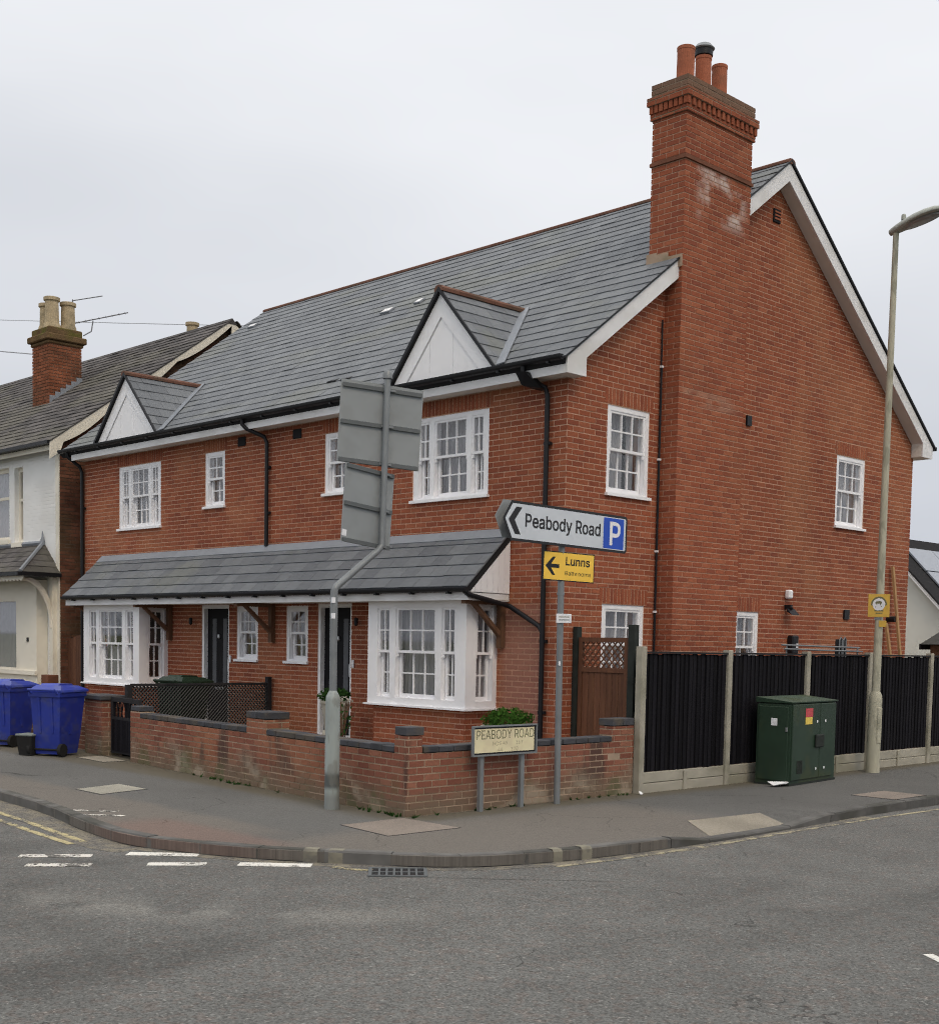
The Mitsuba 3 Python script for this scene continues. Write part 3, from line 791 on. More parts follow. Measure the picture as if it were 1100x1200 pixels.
for i, (y, zt, rr) in enumerate(((2.29, 10.20, .125), (2.70, 10.20, .115), (3.09, 10.20, .112))):
    m = MB(); m.lathe((.0, y, 0), [(rr * 1.12, 9.68), (rr * 1.12, 9.74), (rr, 9.76), (rr * .98, zt - .05), (rr * 1.03, zt - .045), (rr * 1.03, zt - .005), (rr * .99, zt), (rr * .8, zt), (rr * .8, 9.8)])
    k = put(ST + '__chimney_pot', m, 'm_pot', smooth=40, label=('tall left clay pot', 'middle clay pot with metal cowl', 'right clay pot')[i])
    if i == 1:
        m = MB(); m.lathe((.0, y, 0), [(.10, zt), (.13, zt + .01), (.13, zt + .10), (.10, zt + .10)]); put(k + '__cowl', m, 'm_black_pvc', smooth=40)
        m = MB(); m.lathe((.0, y, 0), [(.0, zt + .19), (.10, zt + .17), (.155, zt + .11), (.14, zt + .095), (0, zt + .095)]); put(k + '__cowl', m, 'm_galv', smooth=40)

# --- main roof
RF = F((0, -.35, EAVE), (1, 0, 0), (0, math.cos(PITCH), math.sin(PITCH)))          # front slope
RL = (RY + .35) / math.cos(PITCH)
RX0, RX1 = -13.36, .26
deck = MB()
deck.prism(F((RX0, 0, 0), (0, 1, 0), (0, 0, 1)), Polygon([(-.33, EAVE - .02), (RY, RZ - .03), (HD + .33, EAVE - .02), (HD + .25, EAVE - .10), (RY, RZ - .16), (-.25, EAVE - .10)]), 0.0, RX1 - RX0 - .06)
ROOF = put(H + '__roof', deck, 'm_dark')
rp = rect(RX0, 0, RX1, RL - .04).difference(Polygon([(SXB - .01, (SY0 + .33) / math.cos(PITCH)), (1, (SY0 + .33) / math.cos(PITCH)), (1, (SY1 + .37) / math.cos(PITCH)), (SXB - .01, (SY1 + .37) / math.cos(PITCH))]))
DORM = {'L': (-11.924, -9.615, -10.767, 6.74), 'R': (-3.20, -1.00, -2.135, 6.77)}
for k, (x0, x1, xa, za) in DORM.items():
    ya = RY - (RZ - za) / math.tan(PITCH)
    rp = rp.difference(Polygon([(x0, .06), (x1, .06), (xa, (ya + .35) / math.cos(PITCH))]))
pc = []
slates(RF, rp, pc, exp=.262, wid=.30)
place(pc, ROOF, 'slate', 'm_slate', 300, 'slate_field')
RB = F((0, HD + .35, EAVE), (-1, 0, 0), (0, -math.cos(PITCH), math.sin(PITCH)))
pc = []; slates(RB, rect(-RX1, 0, -RX0, RL - .04), pc, exp=.262, wid=.6); place(pc, ROOF, 'slate', 'm_slate', 0, 'rear_slate_field')
n = 30; L = (RX1 - RX0) / n
for i in range(n):
    m = MB(); x0 = RX0 + i * L
    an = np.linspace(-.2, math.pi + .2, 7)
    pr = [(-.105 * math.cos(t), .062 * math.sin(t)) for t in an]
    pts = [(x, RY + a, RZ - .035 + b) for x in (x0 + .003, x0 + L - .003) for a, b in pr]
    m.hull(pts, ruv()); put(ROOF + '__ridge_tile', m, 'm_ridge')
# small rooflights and slate vents in the front slope
for x, yy, w, h in ((-6.79, 2.68, .26, .17), (-6.0, 2.74, .16, .16), (-12.66, 3.82, .25, .14)):
    b = (yy + .35) / math.cos(PITCH)
    m = MB().box(RF, x - w / 2, x + w / 2, b - h / 2, b + h / 2, .015, .045); k = put(ROOF + '__roof_vent', m, 'm_lead')
    put(k + '__pane' if False else ROOF + '__roof_vent', MB().box(RF, x - w / 2 + .02, x + w / 2 - .02, b - h / 2 + .02, b + h / 2 - .02, .0455, .052), 'm_white_paint')
for x, yy in ((-4.95, .25), (-5.32, .27)):
    b = (yy + .35) / math.cos(PITCH)
    put(ROOF + '__roof_vent', MB().hull(RF([(x - .12, b, .012), (x + .12, b, .012), (x + .12, b + .10, .016), (x - .12, b + .10, .016), (x - .10, b + .01, .034), (x + .10, b + .01, .034)])), 'm_black_pvc')

# --- boxed eaves, barge boards, gutter
put(H + '__fascia', MB().box(W, HL - .02, .20, -.28, -.255, 5.32, 5.475), 'm_white_paint'); put(H + '__fascia', MB().box(W, HL - .02, .20, HD + .255, HD + .28, 5.32, 5.47), 'm_white_paint')
put(H + '__soffit', MB().box(W, HL - .02, .20, -.253, -.012, 5.33, 5.345), 'm_soffit'); put(H + '__soffit', MB().box(W, HL - .02, .20, HD + .012, HD + .253, 5.33, 5.345), 'm_soffit')
for sgn, nm in ((0, 'near'), (1, 'rear')):
    yy = (lambda y: y) if not sgn else (lambda y: HD - y)
    ro = lambda y: zroof(y)
    band = Polygon([(yy(-.28), 5.32), (yy(.09), 5.32), (yy(.09), ro(.09) - .27), (RY, RZ - .30), (RY, RZ - .035), (yy(-.28), zroof(-.28) - .035)])
    m = MB(); m.prism(F((.203, 0, 0), (0, 1, 0), (0, 0, 1)), band, 0, .027); put(H + '__barge_board', m, 'm_white_paint')
    sb = Polygon([(yy(.09), ro(.09) - .27), (RY, RZ - .30), (RY, RZ - .28), (yy(.09), ro(.09) - .25)])
    m = MB(); m.prism(F((.012, 0, 0), (0, 1, 0), (0, 0, 1)), sb, 0, .19)
    m.box(W, .012, .2, *(sorted((yy(.06), yy(.088)))), 5.325, ro(.09) - .26)
    m.box(W, .012, .2, *(sorted((yy(-.25), yy(.058)))), 5.326, 5.343)
    put(H + '__verge_soffit', m, 'm_soffit')
    vg = Polygon([(yy(-.36), zroof(-.36) - .02), (RY, RZ - .02), (RY, RZ + .012), (yy(-.36), zroof(-.36) + .012)]) if sgn else Polygon([(yy(-.36), zroof(-.36) - .008), (RY, RZ - .008), (RY, RZ + .012), (yy(-.36), zroof(-.36) + .012)])
    m = MB(); m.prism(F((.231, 0, 0), (0, 1, 0), (0, 0, 1)), vg, 0, .034); put(H + '__verge_trim', m, 'm_black_pvc')


def gutter(x0, x1, y, z, r=.058):
    """half-round gutter against a fascia at y; outwards is -y"""
    an = np.linspace(math.pi, 2 * math.pi, 8); pts = [(r * math.cos(t), r * math.sin(t)) for t in an] + [(r, .012), (-r, .012)]
    m = MB(); fr = F((x0, y - r - .004, z), (0, 1, 0), (0, 0, 1)); fr.uc = A(1, 0, 0)
    m.hull(fr([(a, b, c) for a, b in pts for c in (0, x1 - x0)]))
    return m


put(H + '__gutter', gutter(HL - .38, .20, -.28, 5.53), 'm_black_pvc')
for x in np.arange(HL + .3, .2, .9):
    put(H + '__gutter_bracket', MB().box(W, x - .022, x + .022, -.37, -.281, 5.455, 5.545), 'm_black_pvc')
m = gutter(0, 0.01, 0, 0); m = MB(); m.box(W, HL - .3, .25, HD + .285, HD + .40, 5.475, 5.54); put(H + '__gutter', m, 'm_black_pvc', label='rear gutter')


def pipe(pts, r=.034, clips=()):
    m = MB().tube(pts, r, 10); k = put(H + '__downpipe', m, 'm_black_pvc', smooth=40)
    for x, y, z in clips:
        put(k + '__clip', MB().box(W, x - .055, x + .055, y + .0, y + .05, z - .02, z + .02), 'm_black_pvc')


pipe([(-6.93, -.33, 5.49), (-6.93, -.33, 5.40), (-6.87, -.29, 5.33), (-6.64, -.09, 5.20), (-6.60, -.065, 5.10), (-6.60, -.065, 3.40)], clips=[(-6.60, -.065, 4.7), (-6.60, -.065, 3.95)])
pipe([(-.50, -.33, 5.49), (-.50, -.33, 5.38), (-.47, -.30, 5.33), (-.32, -.09, 5.22), (-.30, -.065, 5.12), (-.30, -.065, .34)], clips=[(-.30, -.065, 4.5), (-.30, -.065, 3.2), (-.30, -.065, 1.9), (-.30, -.065, .95)])
put(H + '__hopper', MB().hull([(x, y, z) for x, y, z in [(-.58, -.39, 5.40), (-.42, -.39, 5.40), (-.58, -.27, 5.40), (-.42, -.27, 5.40), (-.44, -.20, 5.20), (-.30, -.20, 5.20), (-.44, -.04, 5.20), (-.30, -.04, 5.20), (-.55, -.3, 5.25)]]), 'm_black_pvc')
pipe([(-13.05, -.33, 5.49), (-13.03, -.33, 5.40), (-12.96, -.10, 5.22), (-12.93, -.07, 5.1), (-12.93, -.065, .2)], clips=[(-12.93, -.065, 4.4), (-12.93, -.065, 3.0)])
pipe([(-1.0, -.86, 2.56), (-.96, -.80, 2.50), (-.93, -.10, 2.38), (-.90, -.06, 2.36), (-.36, -.06, 2.10), (-.30, -.065, 2.02)])

# cable pipe beside the stack, gable vents, light, meter
m = MB().tube([(.03, 1.90, 6.4), (.03, 1.90, 5.76)], .012, 6); m.tube([(.035, 1.90, 5.78), (.035, 1.91, .3)], .016, 8); k = put(H + '__cable_pipe', m, 'm_black_pvc', smooth=40)
for z in (5.76, 4.48, 3.2, 2.35): put(k + '__clip', MB().box(W, .01, .05, 1.885, 1.93, z - .015, z + .015), 'm_upvc')
for y, z, w, h in ((4.03, 5.305, .12, .15), (7.09, 2.46, .16, .16)): put(H + '__vent', MB().box(W, .004, .035, y, y + w, z - h / 2, z + h / 2), 'm_black_pvc')
for y, z in ((4.66, 8.47),):
    k = put(H + '__vent', MB().cbox(GABLE, y - .09, y + .09, z - .10, z + .10, .0, .03), 'm_dark')
    for q in (-.05, 0, .05): put(k + '__slat', MB().box(GABLE, y - .08, y + .08, z + q - .012, z + q + .012, .031, .042), 'm_pot')
for x, z in ((-7.41, 5.205), (-5.84, 5.18)):
    put(H + '__vent', MB().cbox(FRONT, x - .11, x + .11, z - .075, z + .075, .0, .022), 'm_dark')
m = MB().box(GABLE, 5.27, 5.33, 2.50, 2.56, .005, .12); m.tube([(.05, 5.30, 2.53), (.14, 5.30, 2.50)], .02, 8); m.hull([(.10, 5.2, 2.45), (.10, 5.42, 2.45), (.10, 5.2, 2.50), (.10, 5.42, 2.50), (.2, 5.2, 2.40), (.2, 5.42, 2.40)])
k = put(H + '__security_light', m, 'm_black_pvc'); put(k + '__sensor', MB().rbox(GABLE, 5.26, 5.38, 2.66, 2.80, .005, .10), 'm_upvc')
k = put(H + '__meter_box', MB().rbox(GABLE, 5.38, 5.56, 1.78, 2.08, .005, .12), 'm_black_pvc'); put(k + '__label', MB().box(GABLE, 5.47, 5.53, 1.88, 1.95, .121, .124), 'm_sign_white')
put(H + '__flue', MB().tube([(.0, 8.60, 2.42), (.16, 8.60, 2.42)], .05, 12), 'm_black_pvc', smooth=40)

# --- gablets on the front slope
for k, (x0, x1, xa, za) in DORM.items():
    yb_ = RY - (RZ - za) / math.tan(PITCH)
    z0 = zroof(-.30) + .04
    D = put(H + '__gablet', MB().prism(F((0, -.27, 0), (1, 0, 0), (0, 0, 1)), Polygon([(x0 + .06, z0 - .06), (x1 - .06, z0 - .06), (xa, za - .06)]), -.5, 0.0), 'm_white_paint', label=('left' if k == 'L' else 'right') + ' white boarded gablet')
    tri = Polygon([(x0 + .05, z0 - .05), (x1 - .05, z0 - .05), (xa, za - .05)])
    fr = F((0, -.27, 0), (1, 0, 0), (0, 0, 1))
    inner = Polygon([(x0 + .33, z0 - .05), (x1 - .33, z0 - .05), (xa, za - .40)])
    nb = 5; wx = (x1 - x0) / nb
    for i in range(nb):
        b = inner.intersection(rect(xa - 1.2 + i * .48 + .004, 0, xa - 1.2 + (i + 1) * .48 - .004, 10))
        if not b.is_empty: put(D + '__board', MB().prism(fr, b, .002, .014), 'm_upvc')
    for sgn in (-1, 1):
        xe = x0 if sgn < 0 else x1
        xi = x0 + .33 if sgn < 0 else x1 - .33
        b = Polygon([(xe - sgn * .05, z0 - .05), (xa, za - .05), (xa, za - .385), (xi + sgn * .012, z0 - .05)])
        put(D + '__barge_board', MB().prism(fr, b, .0, .032), 'm_upvc')
        # slate cheek plane
        t = A(xa - xe, 0, za - (z0 - .04)); Ls = np.linalg.norm(t); t /= Ls
        cf = F((xe, -.345, z0 - .04), (0, 1, 0), t) if sgn > 0 else F((xe, yb_, z0 - .04), (0, -1, 0), t)
        wd = yb_ + .345
        if sgn > 0: tri2 = Polygon([(0, 0.0), (.10, 0), (wd, Ls - .02), (0, Ls - .02)])
        else: tri2 = Polygon([(wd, 0.0), (wd - .10, 0), (0, Ls - .02), (wd, Ls - .02)])
        dk = MB(); dk.prism(cf, tri2, -.03, -.004); put(D + '__deck', dk, 'm_dark')
        pc = []; slates(cf, tri2, pc, exp=.24, wid=.3)
        place(pc, D, 'slate', 'm_slate', 300, 'slates')
        e = MB()
        p = cf([(0 if sgn > 0 else wd, 0, 0), (0 if sgn > 0 else wd, Ls, 0)])
        e.hull([q + o for q in p for o in (A(0, -.018, -.045), A(0, .01, -.045), A(0, -.018, .022), A(0, .01, .022))]); put(D + '__verge_trim', e, 'm_black_pvc')
        # lead valley
        p0, p1 = A(xe, -.30, zroof(-.30) + .02), A(xa, yb_, za + .01)
        dv = (p1 - p0) / np.linalg.norm(p1 - p0); sd = np.cross(dv, A(0, -math.sin(PITCH), math.cos(PITCH))); sd *= sgn * np.sign(sd[0])
        nn = A(0, -math.sin(PITCH), math.cos(PITCH))
        e = MB(); e.hull([q + sd * s_ + nn * h_ for q in (p0, p1) for s_, h_ in ((-.02, .012), (.11, .012), (-.02, .03), (.11, .024))]); put(D + '__valley', e, 'm_lead')
    nR = 5
    for i in range(nR):
        ya, yb2 = -.36 + (yb_ + .38) * i / nR, -.36 + (yb_ + .38) * (i + 1) / nR - .005
        pr = [(-.09 * math.cos(t), .065 * math.sin(t)) for t in np.linspace(-.4, math.pi + .4, 7)]
        put(D + '__ridge_tile', MB().hull([(xa + a, y, za - .02 + b) for y in (ya, yb2) for a, b in pr], ruv()), 'm_ridge')

# --- windows
three = lambda a0, a1: [(a0 + .14, a0 + .375, 2), (a0 + .455, a1 - .455, 3), (a1 - .375, a1 - .14, 2)]
for i, k in enumerate(('wl', 'wr')):
    a0, b0, a1, b1 = front_open[k]
    w = a1 - a0
    sash_window(FRONT, H, a0, a1, b0, b1, [(a0 + .11, a0 + .36, 2), (a0 + .45, a1 - .45, 3), (a1 - .36, a1 - .11, 2)], curt=((0, 1),), seed=i)
for i, k in enumerate(('ws', 'wm', 'gl', 'gr')):
    a0, b0, a1, b1 = front_open[k]; sash_window(FRONT, H, a0, a1, b0, b1, [(a0 + .075, a1 - .075, 2)], seed=i + 3)
for i, k in enumerate(('ga', 'gc', 'gd')):
    a0, b0, a1, b1 = gable_open[k]; sash_window(GABLE, H, a0, a1, b0, b1, [(a0 + .075, a1 - .075, 3)], seed=i + 9, curt=((0, .72), (.80, 1)) if k == 'ga' else ((0, 1),))
a0, b0, a1, b1 = gable_open['ge']; sash_window(GABLE, H, a0, a1, b0, b1, [(a0 + .075, a1 - .075, 2)], seed=14)

# --- bay windows
for i, (k, (x0, x1)) in enumerate(bays.items()):
    Y0 = -.60
    zb, zt = .965, 2.44
    b = MB().box(W, x0 + .075, x1 - .075, Y0 + .065, -.002, .2, zb - .03)
    B = put(H + '__bay_window', b, 'm_mortar', label=('left' if k == 'bl' else 'right') + ' white square bay window on a brick base')
    bp = []
    bricks(F((0, Y0 + .065, 0), (1, 0, 0), (0, 0, 1)), rect(x0 + .065, .2, x1 - .065, zb - .02), bp, proud=.005)
    bricks(F((x1 - .075, 0, 0), (0, 1, 0), (0, 0, 1)), rect(Y0 + .057, .2, -.0, zb - .02), bp, proud=.005, off=.04)
    bricks(F((x0 + .075, 0, 0), (0, -1, 0), (0, 0, 1)), rect(0, .2, -Y0 - .057, zb - .02), bp, proud=.005, off=.04)
    for _, mm, _z in bp: put(B + '__brick', mm, 'm_brick')
    w = x1 - x0
    bf = F((0, Y0, 0), (1, 0, 0), (0, 0, 1))
    lights = [(x0 + .215, x0 + .49, 2), (x0 + .615, x1 - .615, 3), (x1 - .49, x1 - .215, 2)]

    def bay_face(fr, a0, a1, lights, zb=zb, zt=zt, B=B, seed=0):
        hole = unary_union([rect(l0, zb + .10, l1, zt - .10) for l0, l1, c in lights])
        m = MB(); m.prism(fr, rect(a0, zb, a1, zt).difference(hole), -.125, 0.0)
        put(B + '__frame', m, 'm_upvc')
        mid = 1.72
        for l0, l1, cols in lights:
            s = min(.042, (l1 - l0) * .16)
            sash(fr, B, l0 - .004, l1 + .004, mid - .02, zt - .096, cols, 2, -.055, -.018, s, .036, .036, 1)
            sash(fr, B, l0 + .012, l1 - .012, zb + .096, mid + .02, cols, 2, -.112, -.075, s, .032, .06)
        if k == 'br' or a1 - a0 > 1: curtain(fr, B, a0 + (.14 if a1 - a0 > 1 else .02), a1 - (.14 if a1 - a0 > 1 else .02), zb + .03, (zt - .05) if k == 'br' else 1.66, -.22 if a1 - a0 > 1 else -.17, seed=seed)
    bay_face(bf, x0, x1, lights, seed=20 + i)
    wd = -Y0
    bay_face(F((x1, Y0, 0), (0, 1, 0), (0, 0, 1)), .126, wd - .003, [(.20, wd - .085, 2)], seed=24)
    bay_face(F((x0, 0, 0), (0, -1, 0), (0, 0, 1)), .003, wd - .126, [(.085, wd - .20, 2)], seed=25)
    s = MB(); s.prism(W, rect(x0 - .04, Y0 - .05, x1 + .04, -.0), zb - .028, zb - .001)
    put(B + '__sill', s, 'm_upvc')
    r = MB().box(W, x0 + .13, x1 - .13, .30, .33, zb, zt); r.box(W, x0 + .13, x1 - .13, Y0 + .13, .3, zb - .001, zb + .012)
    r.box(W, x0 + .1, x0 + .13, 0.01, .33, zb, zt); r.box(W, x1 - .13, x1 - .1, 0.01, .33, zb, zt); r.box(W, x0 + .1, x1 - .1, Y0 + .13, .33, zt - .02, zt)
    put(B + '__room', r, 'm_room')

# --- front doors
for i, (k, (a0, b0, a1, b1)) in enumerate(doors.items()):
    D = put(H + '__door', MB().cbox(FRONT, a0 + .07, a1 - .05, b0 + .03, b1 - .07, -.13, -.085), 'm_black_door', label='black front door with two slim glazed strips')
    m = MB(); m.prism(FRONT, rect(a0, b0, a1, b1).difference(rect(a0 + .065, b0 + .02, a1 - .045, b1 - .065)), -.16, -.01); put(D + '__frame', m, 'm_upvc')
    for q in (.24, .57): put(D + '__pane', MB().box(FRONT, a0 + .07 + q - .07, a0 + .07 + q + .05, b0 + .72, b1 - .24, -.084, -.078), 'm_frosted')
    put(D + '__letter_plate', MB().rbox(FRONT, a0 + .34, a0 + .60, b0 + .60, b0 + .66, -.085, -.065, .006), 'm_steel')
    put(D + '__knocker', MB().lathe((a0 + .45, .07, 0), [(0, 1.93), (.025, 1.92), (.03, 1.87), (0, 1.84)], 10), 'm_steel', smooth=40)
    put(D + '__handle', MB().rbox(FRONT, a1 - .13, a1 - .10, b0 + .95, b0 + 1.15, -.085, -.05, .006), 'm_steel')
    put(D + '__step', MB().rbox(FRONT, a0 - .1, a1 + .1, b0 - .15, b0 - .002, -.02, .30, .01), 'm_concrete')
    put(H + '__wall_light', MB().lathe((a1 + .22 if i == 0 else a0 - .22, -.09, 0), [(.0, 2.22), (.035, 2.20), (.03, 2.10), (.0, 2.08)], 8), 'm_black_pvc')
    put(D + '__bell_push', MB().box(FRONT, a1 + .05, a1 + .09, b0 + 1.10, b0 + 1.22, .010, .03), 'm_sign_white')

# --- porch roof along the front
PX0, PX1, PZT, PZE, PYE = -12.2, -.965, 3.415, 2.60, -.86
pt_ = math.atan2(PZT - PZE, -PYE)
PF = F((0, PYE, PZE), (1, 0, 0), (0, math.cos(pt_), math.sin(pt_))); PL = -PYE / math.cos(pt_)
m = MB(); m.prism(F((PX0, 0, 0), (0, 1, 0), (0, 0, 1)), Polygon([(PYE + .02, PZE - .02), (0, PZT - .02), (0, PZT - .14), (PYE + .1, PZE - .05)]), 0, PX1 - PX0)
P = put(H + '__porch_roof', m, 'm_dark')
pc = []; slates(PF, rect(PX0, 0, PX1 + .03, PL - .15), pc, exp=.225, wid=.30, lift=.018); place(pc, P, 'slate', 'm_slate', 300, 'slate_field')
m = MB()
for i in range(8):
    x0 = PX0 + (PX1 + .03 - PX0) * i / 8; x1 = PX0 + (PX1 + .03 - PX0) * (i + 1) / 8
    put(P + '__flashing', MB().hull(PF([(x0 + .002, PL - .19, .005), (x1 + .004, PL - .19, .005), (x0 + .002, PL - .19, .024 + .003 * (i % 2)), (x1 + .004, PL - .19, .024 + .003 * (i % 2)), (x0 + .002, PL - .015, .005), (x1 + .004, PL - .015, .005), (x0 + .002, PL - .015, .03 + .003 * (i % 2)), (x1 + .004, PL - .015, .03 + .003 * (i % 2))]), ruv()), 'm_lead')
put(P + '__fascia', MB().box(W, PX0 + .01, PX1 - .01, -.80, -.775, 2.43, 2.535), 'm_white_paint')
put(P + '__soffit', MB().box(W, PX0 + .01, PX1 - .01, -.774, -.012, 2.446, 2.456), 'm_soffit')
put(P + '__gutter', gutter(PX0 - .02, PX1 + .03, -.80, 2.585, .05), 'm_black_pvc')
for x in np.arange(PX0 + .4, PX1, .75): put(P + '__gutter_bracket', MB().box(W, x - .02, x + .02, -.885, -.801, 2.512, 2.6), 'm_black_pvc')
for xx, s in ((PX1 - .03, 1), (PX0 + .005, 0)):
    fr = F((xx, 0, 0), (0, 1, 0), (0, 0, 1))
    c = put(P + '__cheek', MB().prism(fr, Polygon([(-.012, 2.535), (-.012, PZT - .10), (PYE + .075, 2.54)]), -.012, .012), 'm_white_paint', label='white boarded end of the porch roof')
    for q in range(7):
        y0 = -.78 + q * .11
        b = Polygon([(-.014, 2.54), (-.014, PZT - .11), (PYE + .08, 2.545)]).intersection(rect(y0 + .004, 0, y0 + .106, 9))
        if not b.is_empty and s: put(c + '__board', MB().prism(fr, b, .0125, .022), 'm_upvc')
    put(P + '__fascia', MB().box(W, xx - .012, xx + .012, -.80 + .028, -.012, 2.43, 2.53), 'm_white_paint')
# timber brackets
for x in (-1.09, -6.45, -9.66, -12.0):
    Bk = put(P + '__bracket', MB().box(W, x - .045, x + .045, -.09, -.012, 1.80, 2.42), 'm_bracket_wood')
    put(Bk + '__brace', MB().hull([(x + s_ * .035, *q) for s_ in (-1, 1) for q in ((-.09, 1.95), (-.09, 2.03), (-.64, 2.42), (-.57, 2.42))]), 'm_bracket_wood')
    put(Bk + '__beam', MB().box(W, x - .04, x + .04, -.77, -.091, 2.385, 2.444), 'm_bracket_wood')
# ------------------------------------------------------------------ garden wall round the corner
G = thing('garden_wall', 'low red brick garden wall with blue brick coping, stained at its foot', 'wall')
WC, WL_ = A(1.18, -3.73), A(-5.82, -3.01)
LW = float(np.linalg.norm(WC - WL_))
ux = (WC - WL_) / LW
WF = F((*WL_, 0), (*ux, 0), (0, 0, 1))          # street front, a = 0 at its left end
SF = F((*WC, 0), (.005, 1, 0), (0, 0, 1))       # side street face
LS = 3.78
T = .215
core = MB()


def foot(a0, a1, d, fr_=None, b0=0.0, b1=0.0):
    """plan of the wall: a strip behind the street face, cut back by the side face"""
    return Polygon([tuple(WF([(a0, 0, -.0015)])[0][:2]), tuple(WF([(a1 + .5, 0, -.0015)])[0][:2]), tuple(WF([(a1 + .5, 0, -d)])[0][:2]), tuple(WF([(a0, 0, -d)])[0][:2])])


def sfoot(a0, a1, d):
    return Polygon([tuple(SF([(a, 0, c)])[0][:2]) for a, c in ((a0, -d), (a0, -.0015), (a1, -.0015), (a1, -d))])


inside = Polygon([tuple(SF([(-2, 0, -.0015)])[0][:2]), tuple(SF([(9, 0, -.0015)])[0][:2]), (-9, 9), (-9, -9)]).intersection(Polygon([tuple(WF([(-2, 0, -.0015)])[0][:2]), tuple(WF([(12, 0, -.0015)])[0][:2]), (12, 12), (-9, 12)]))
for z0, z1, pl in ((-.1, .668, unary_union([foot(.0015, LW, T), sfoot(-.5, LS - .0015, T)])), (.6, .86, unary_union([foot(LW - .22, LW, T).intersection(sfoot(-.5, .22, .24)), sfoot(LS - .41, LS - .0015, T), Polygon([tuple(WF([(a, 0, c)])[0][:2]) for a, c in ((LW - 3.49, -.0015), (LW - 3.0, -.0015), (LW - 3.0, -.33), (LW - 3.49, -.33))])])), (.6, .76, Polygon([tuple(WF([(a, 0, c)])[0][:2]) for a, c in ((.0015, -.0015), (.33, -.0015), (.33, -T), (.0015, -T))]))):
    core.prism(W, pl.intersection(inside), z0, z1)
put(G + '__core', core, 'm_mortar_dark')
pc = []
fp = unary_union([rect(0, -.05, LW, .675), rect(0, .6, .33, .76), rect(LW - 3.49, .6, LW - 3.0, .86), rect(LW - .22, .6, LW, .862)])
bricks(WF, fp, pc, off=.03, jit=.0015)
sp_ = unary_union([rect(.002, -.05, LS, .675), rect(.002, .6, .22, .862), rect(LS - .41, .6, LS, .862)])
bricks(SF, sp_, pc, off=-.08, jit=.0015)
for a in (LW - 3.49, LW - 3.0):   # returns of the middle pier
    fr = F(WF([(a, 0, 0)])[0], (ux[1], -ux[0], 0) if a < LW - 3.2 else (-ux[1], ux[0], 0), (0, 0, 1))
    bricks(fr, rect(-.33, .75, 0, .86) if a < LW - 3.2 else rect(0, .75, .33, .86), pc)
fr = F(SF([(LS, 0, 0)])[0], (-1, 0, 0), (0, 0, 1)); bricks(fr, rect(0, -.05, T, .86), pc)
fr = F(SF([(LS - .41, 0, 0)])[0], (-1, 0, 0), (0, 0, 1)); fr.uc = A(0, -1, 0); bricks(fr, rect(0, .75, T, .86), pc)
place(pc, G, 'brick', 'm_garden_brick', 300, 'brickwork', zmin=.03)


def coping(fr, a0, a1, z=.668, h=.075, c0=-T - .004, c1=.004, step=.225):
    n = max(1, round((a1 - a0) / step))
    for i in range(n):
        m = MB(); x0, x1 = a0 + (a1 - a0) * i / n + .004, a0 + (a1 - a0) * (i + 1) / n - .004
        j = rng.normal(0, .0025)
        m.rbox(fr, x0, x1, z + .008, z + h + j, c0, c1 + rng.normal(0, .002), .007, ruv()); put(G + '__coping_brick', m, 'm_blue_brick')


coping(WF, .335, LW - 3.50); coping(WF, LW - 2.99, LW - .23)
coping(SF, .24, LS - .42)
coping(WF, 0.0, .33, .76, .075)
coping(WF, LW - 3.50, LW - 2.99, .858, .095, -.335, .006, .26)
coping(WF, LW - .225, LW + .005, .860, .10, -.23, .006, .23)
coping(SF, LS - .42, LS + .004, .860, .10, -T - .01, .006, .22)

# ------------------------------------------------------------------ left garden: pier, gate, mesh fence, bins, next house
def brick_block(key, fr, a0, a1, b0, b1, c0, c1, bs='m_garden_brick', zb=0.0, parts=True, mort='m_mortar_dark'):
    put(key + '__core', MB().box(fr, a0 + .0095, a1 - .0095, b0, b1 - .004, c0 + .0095, c1 - .0095), mort)
    q = []
    o = lambda a, c: fr([(a, 0, c)])[0]
    bricks(F(o(0, c1 - .008), fr.ua, (0, 0, 1)), rect(a0, b0, a1, b1), q, off=a0)
    bricks(F(o(a1 - .008, 0), -fr.uc, (0, 0, 1)), rect(-c1 + .001, b0, -c0, b1), q, off=-c1 - .1125)
    bricks(F(o(a0 + .008, 0), fr.uc, (0, 0, 1)), rect(c0, b0, c1 - .001, b1), q, off=c1 - .1125)
    if parts:
        place(q, key, 'brick', bs, 300, 'brickwork')
    else:
        place(q, key, 'brick', bs, 0, 'brickwork')


k = thing('gate_pier', 'square red brick gate pier with dark cap beside the black gate', 'pier')
PFm = F((*WL_, 0), (*ux, 0), (0, 0, 1))
brick_block(k, PFm, -1.80, -1.13, -.05, .86, -.36, -.02)
put(k + '__cap', MB().rbox(PFm, -1.84, -1.09, .861, .94, -.40, .02, .015), 'm_blue_brick')

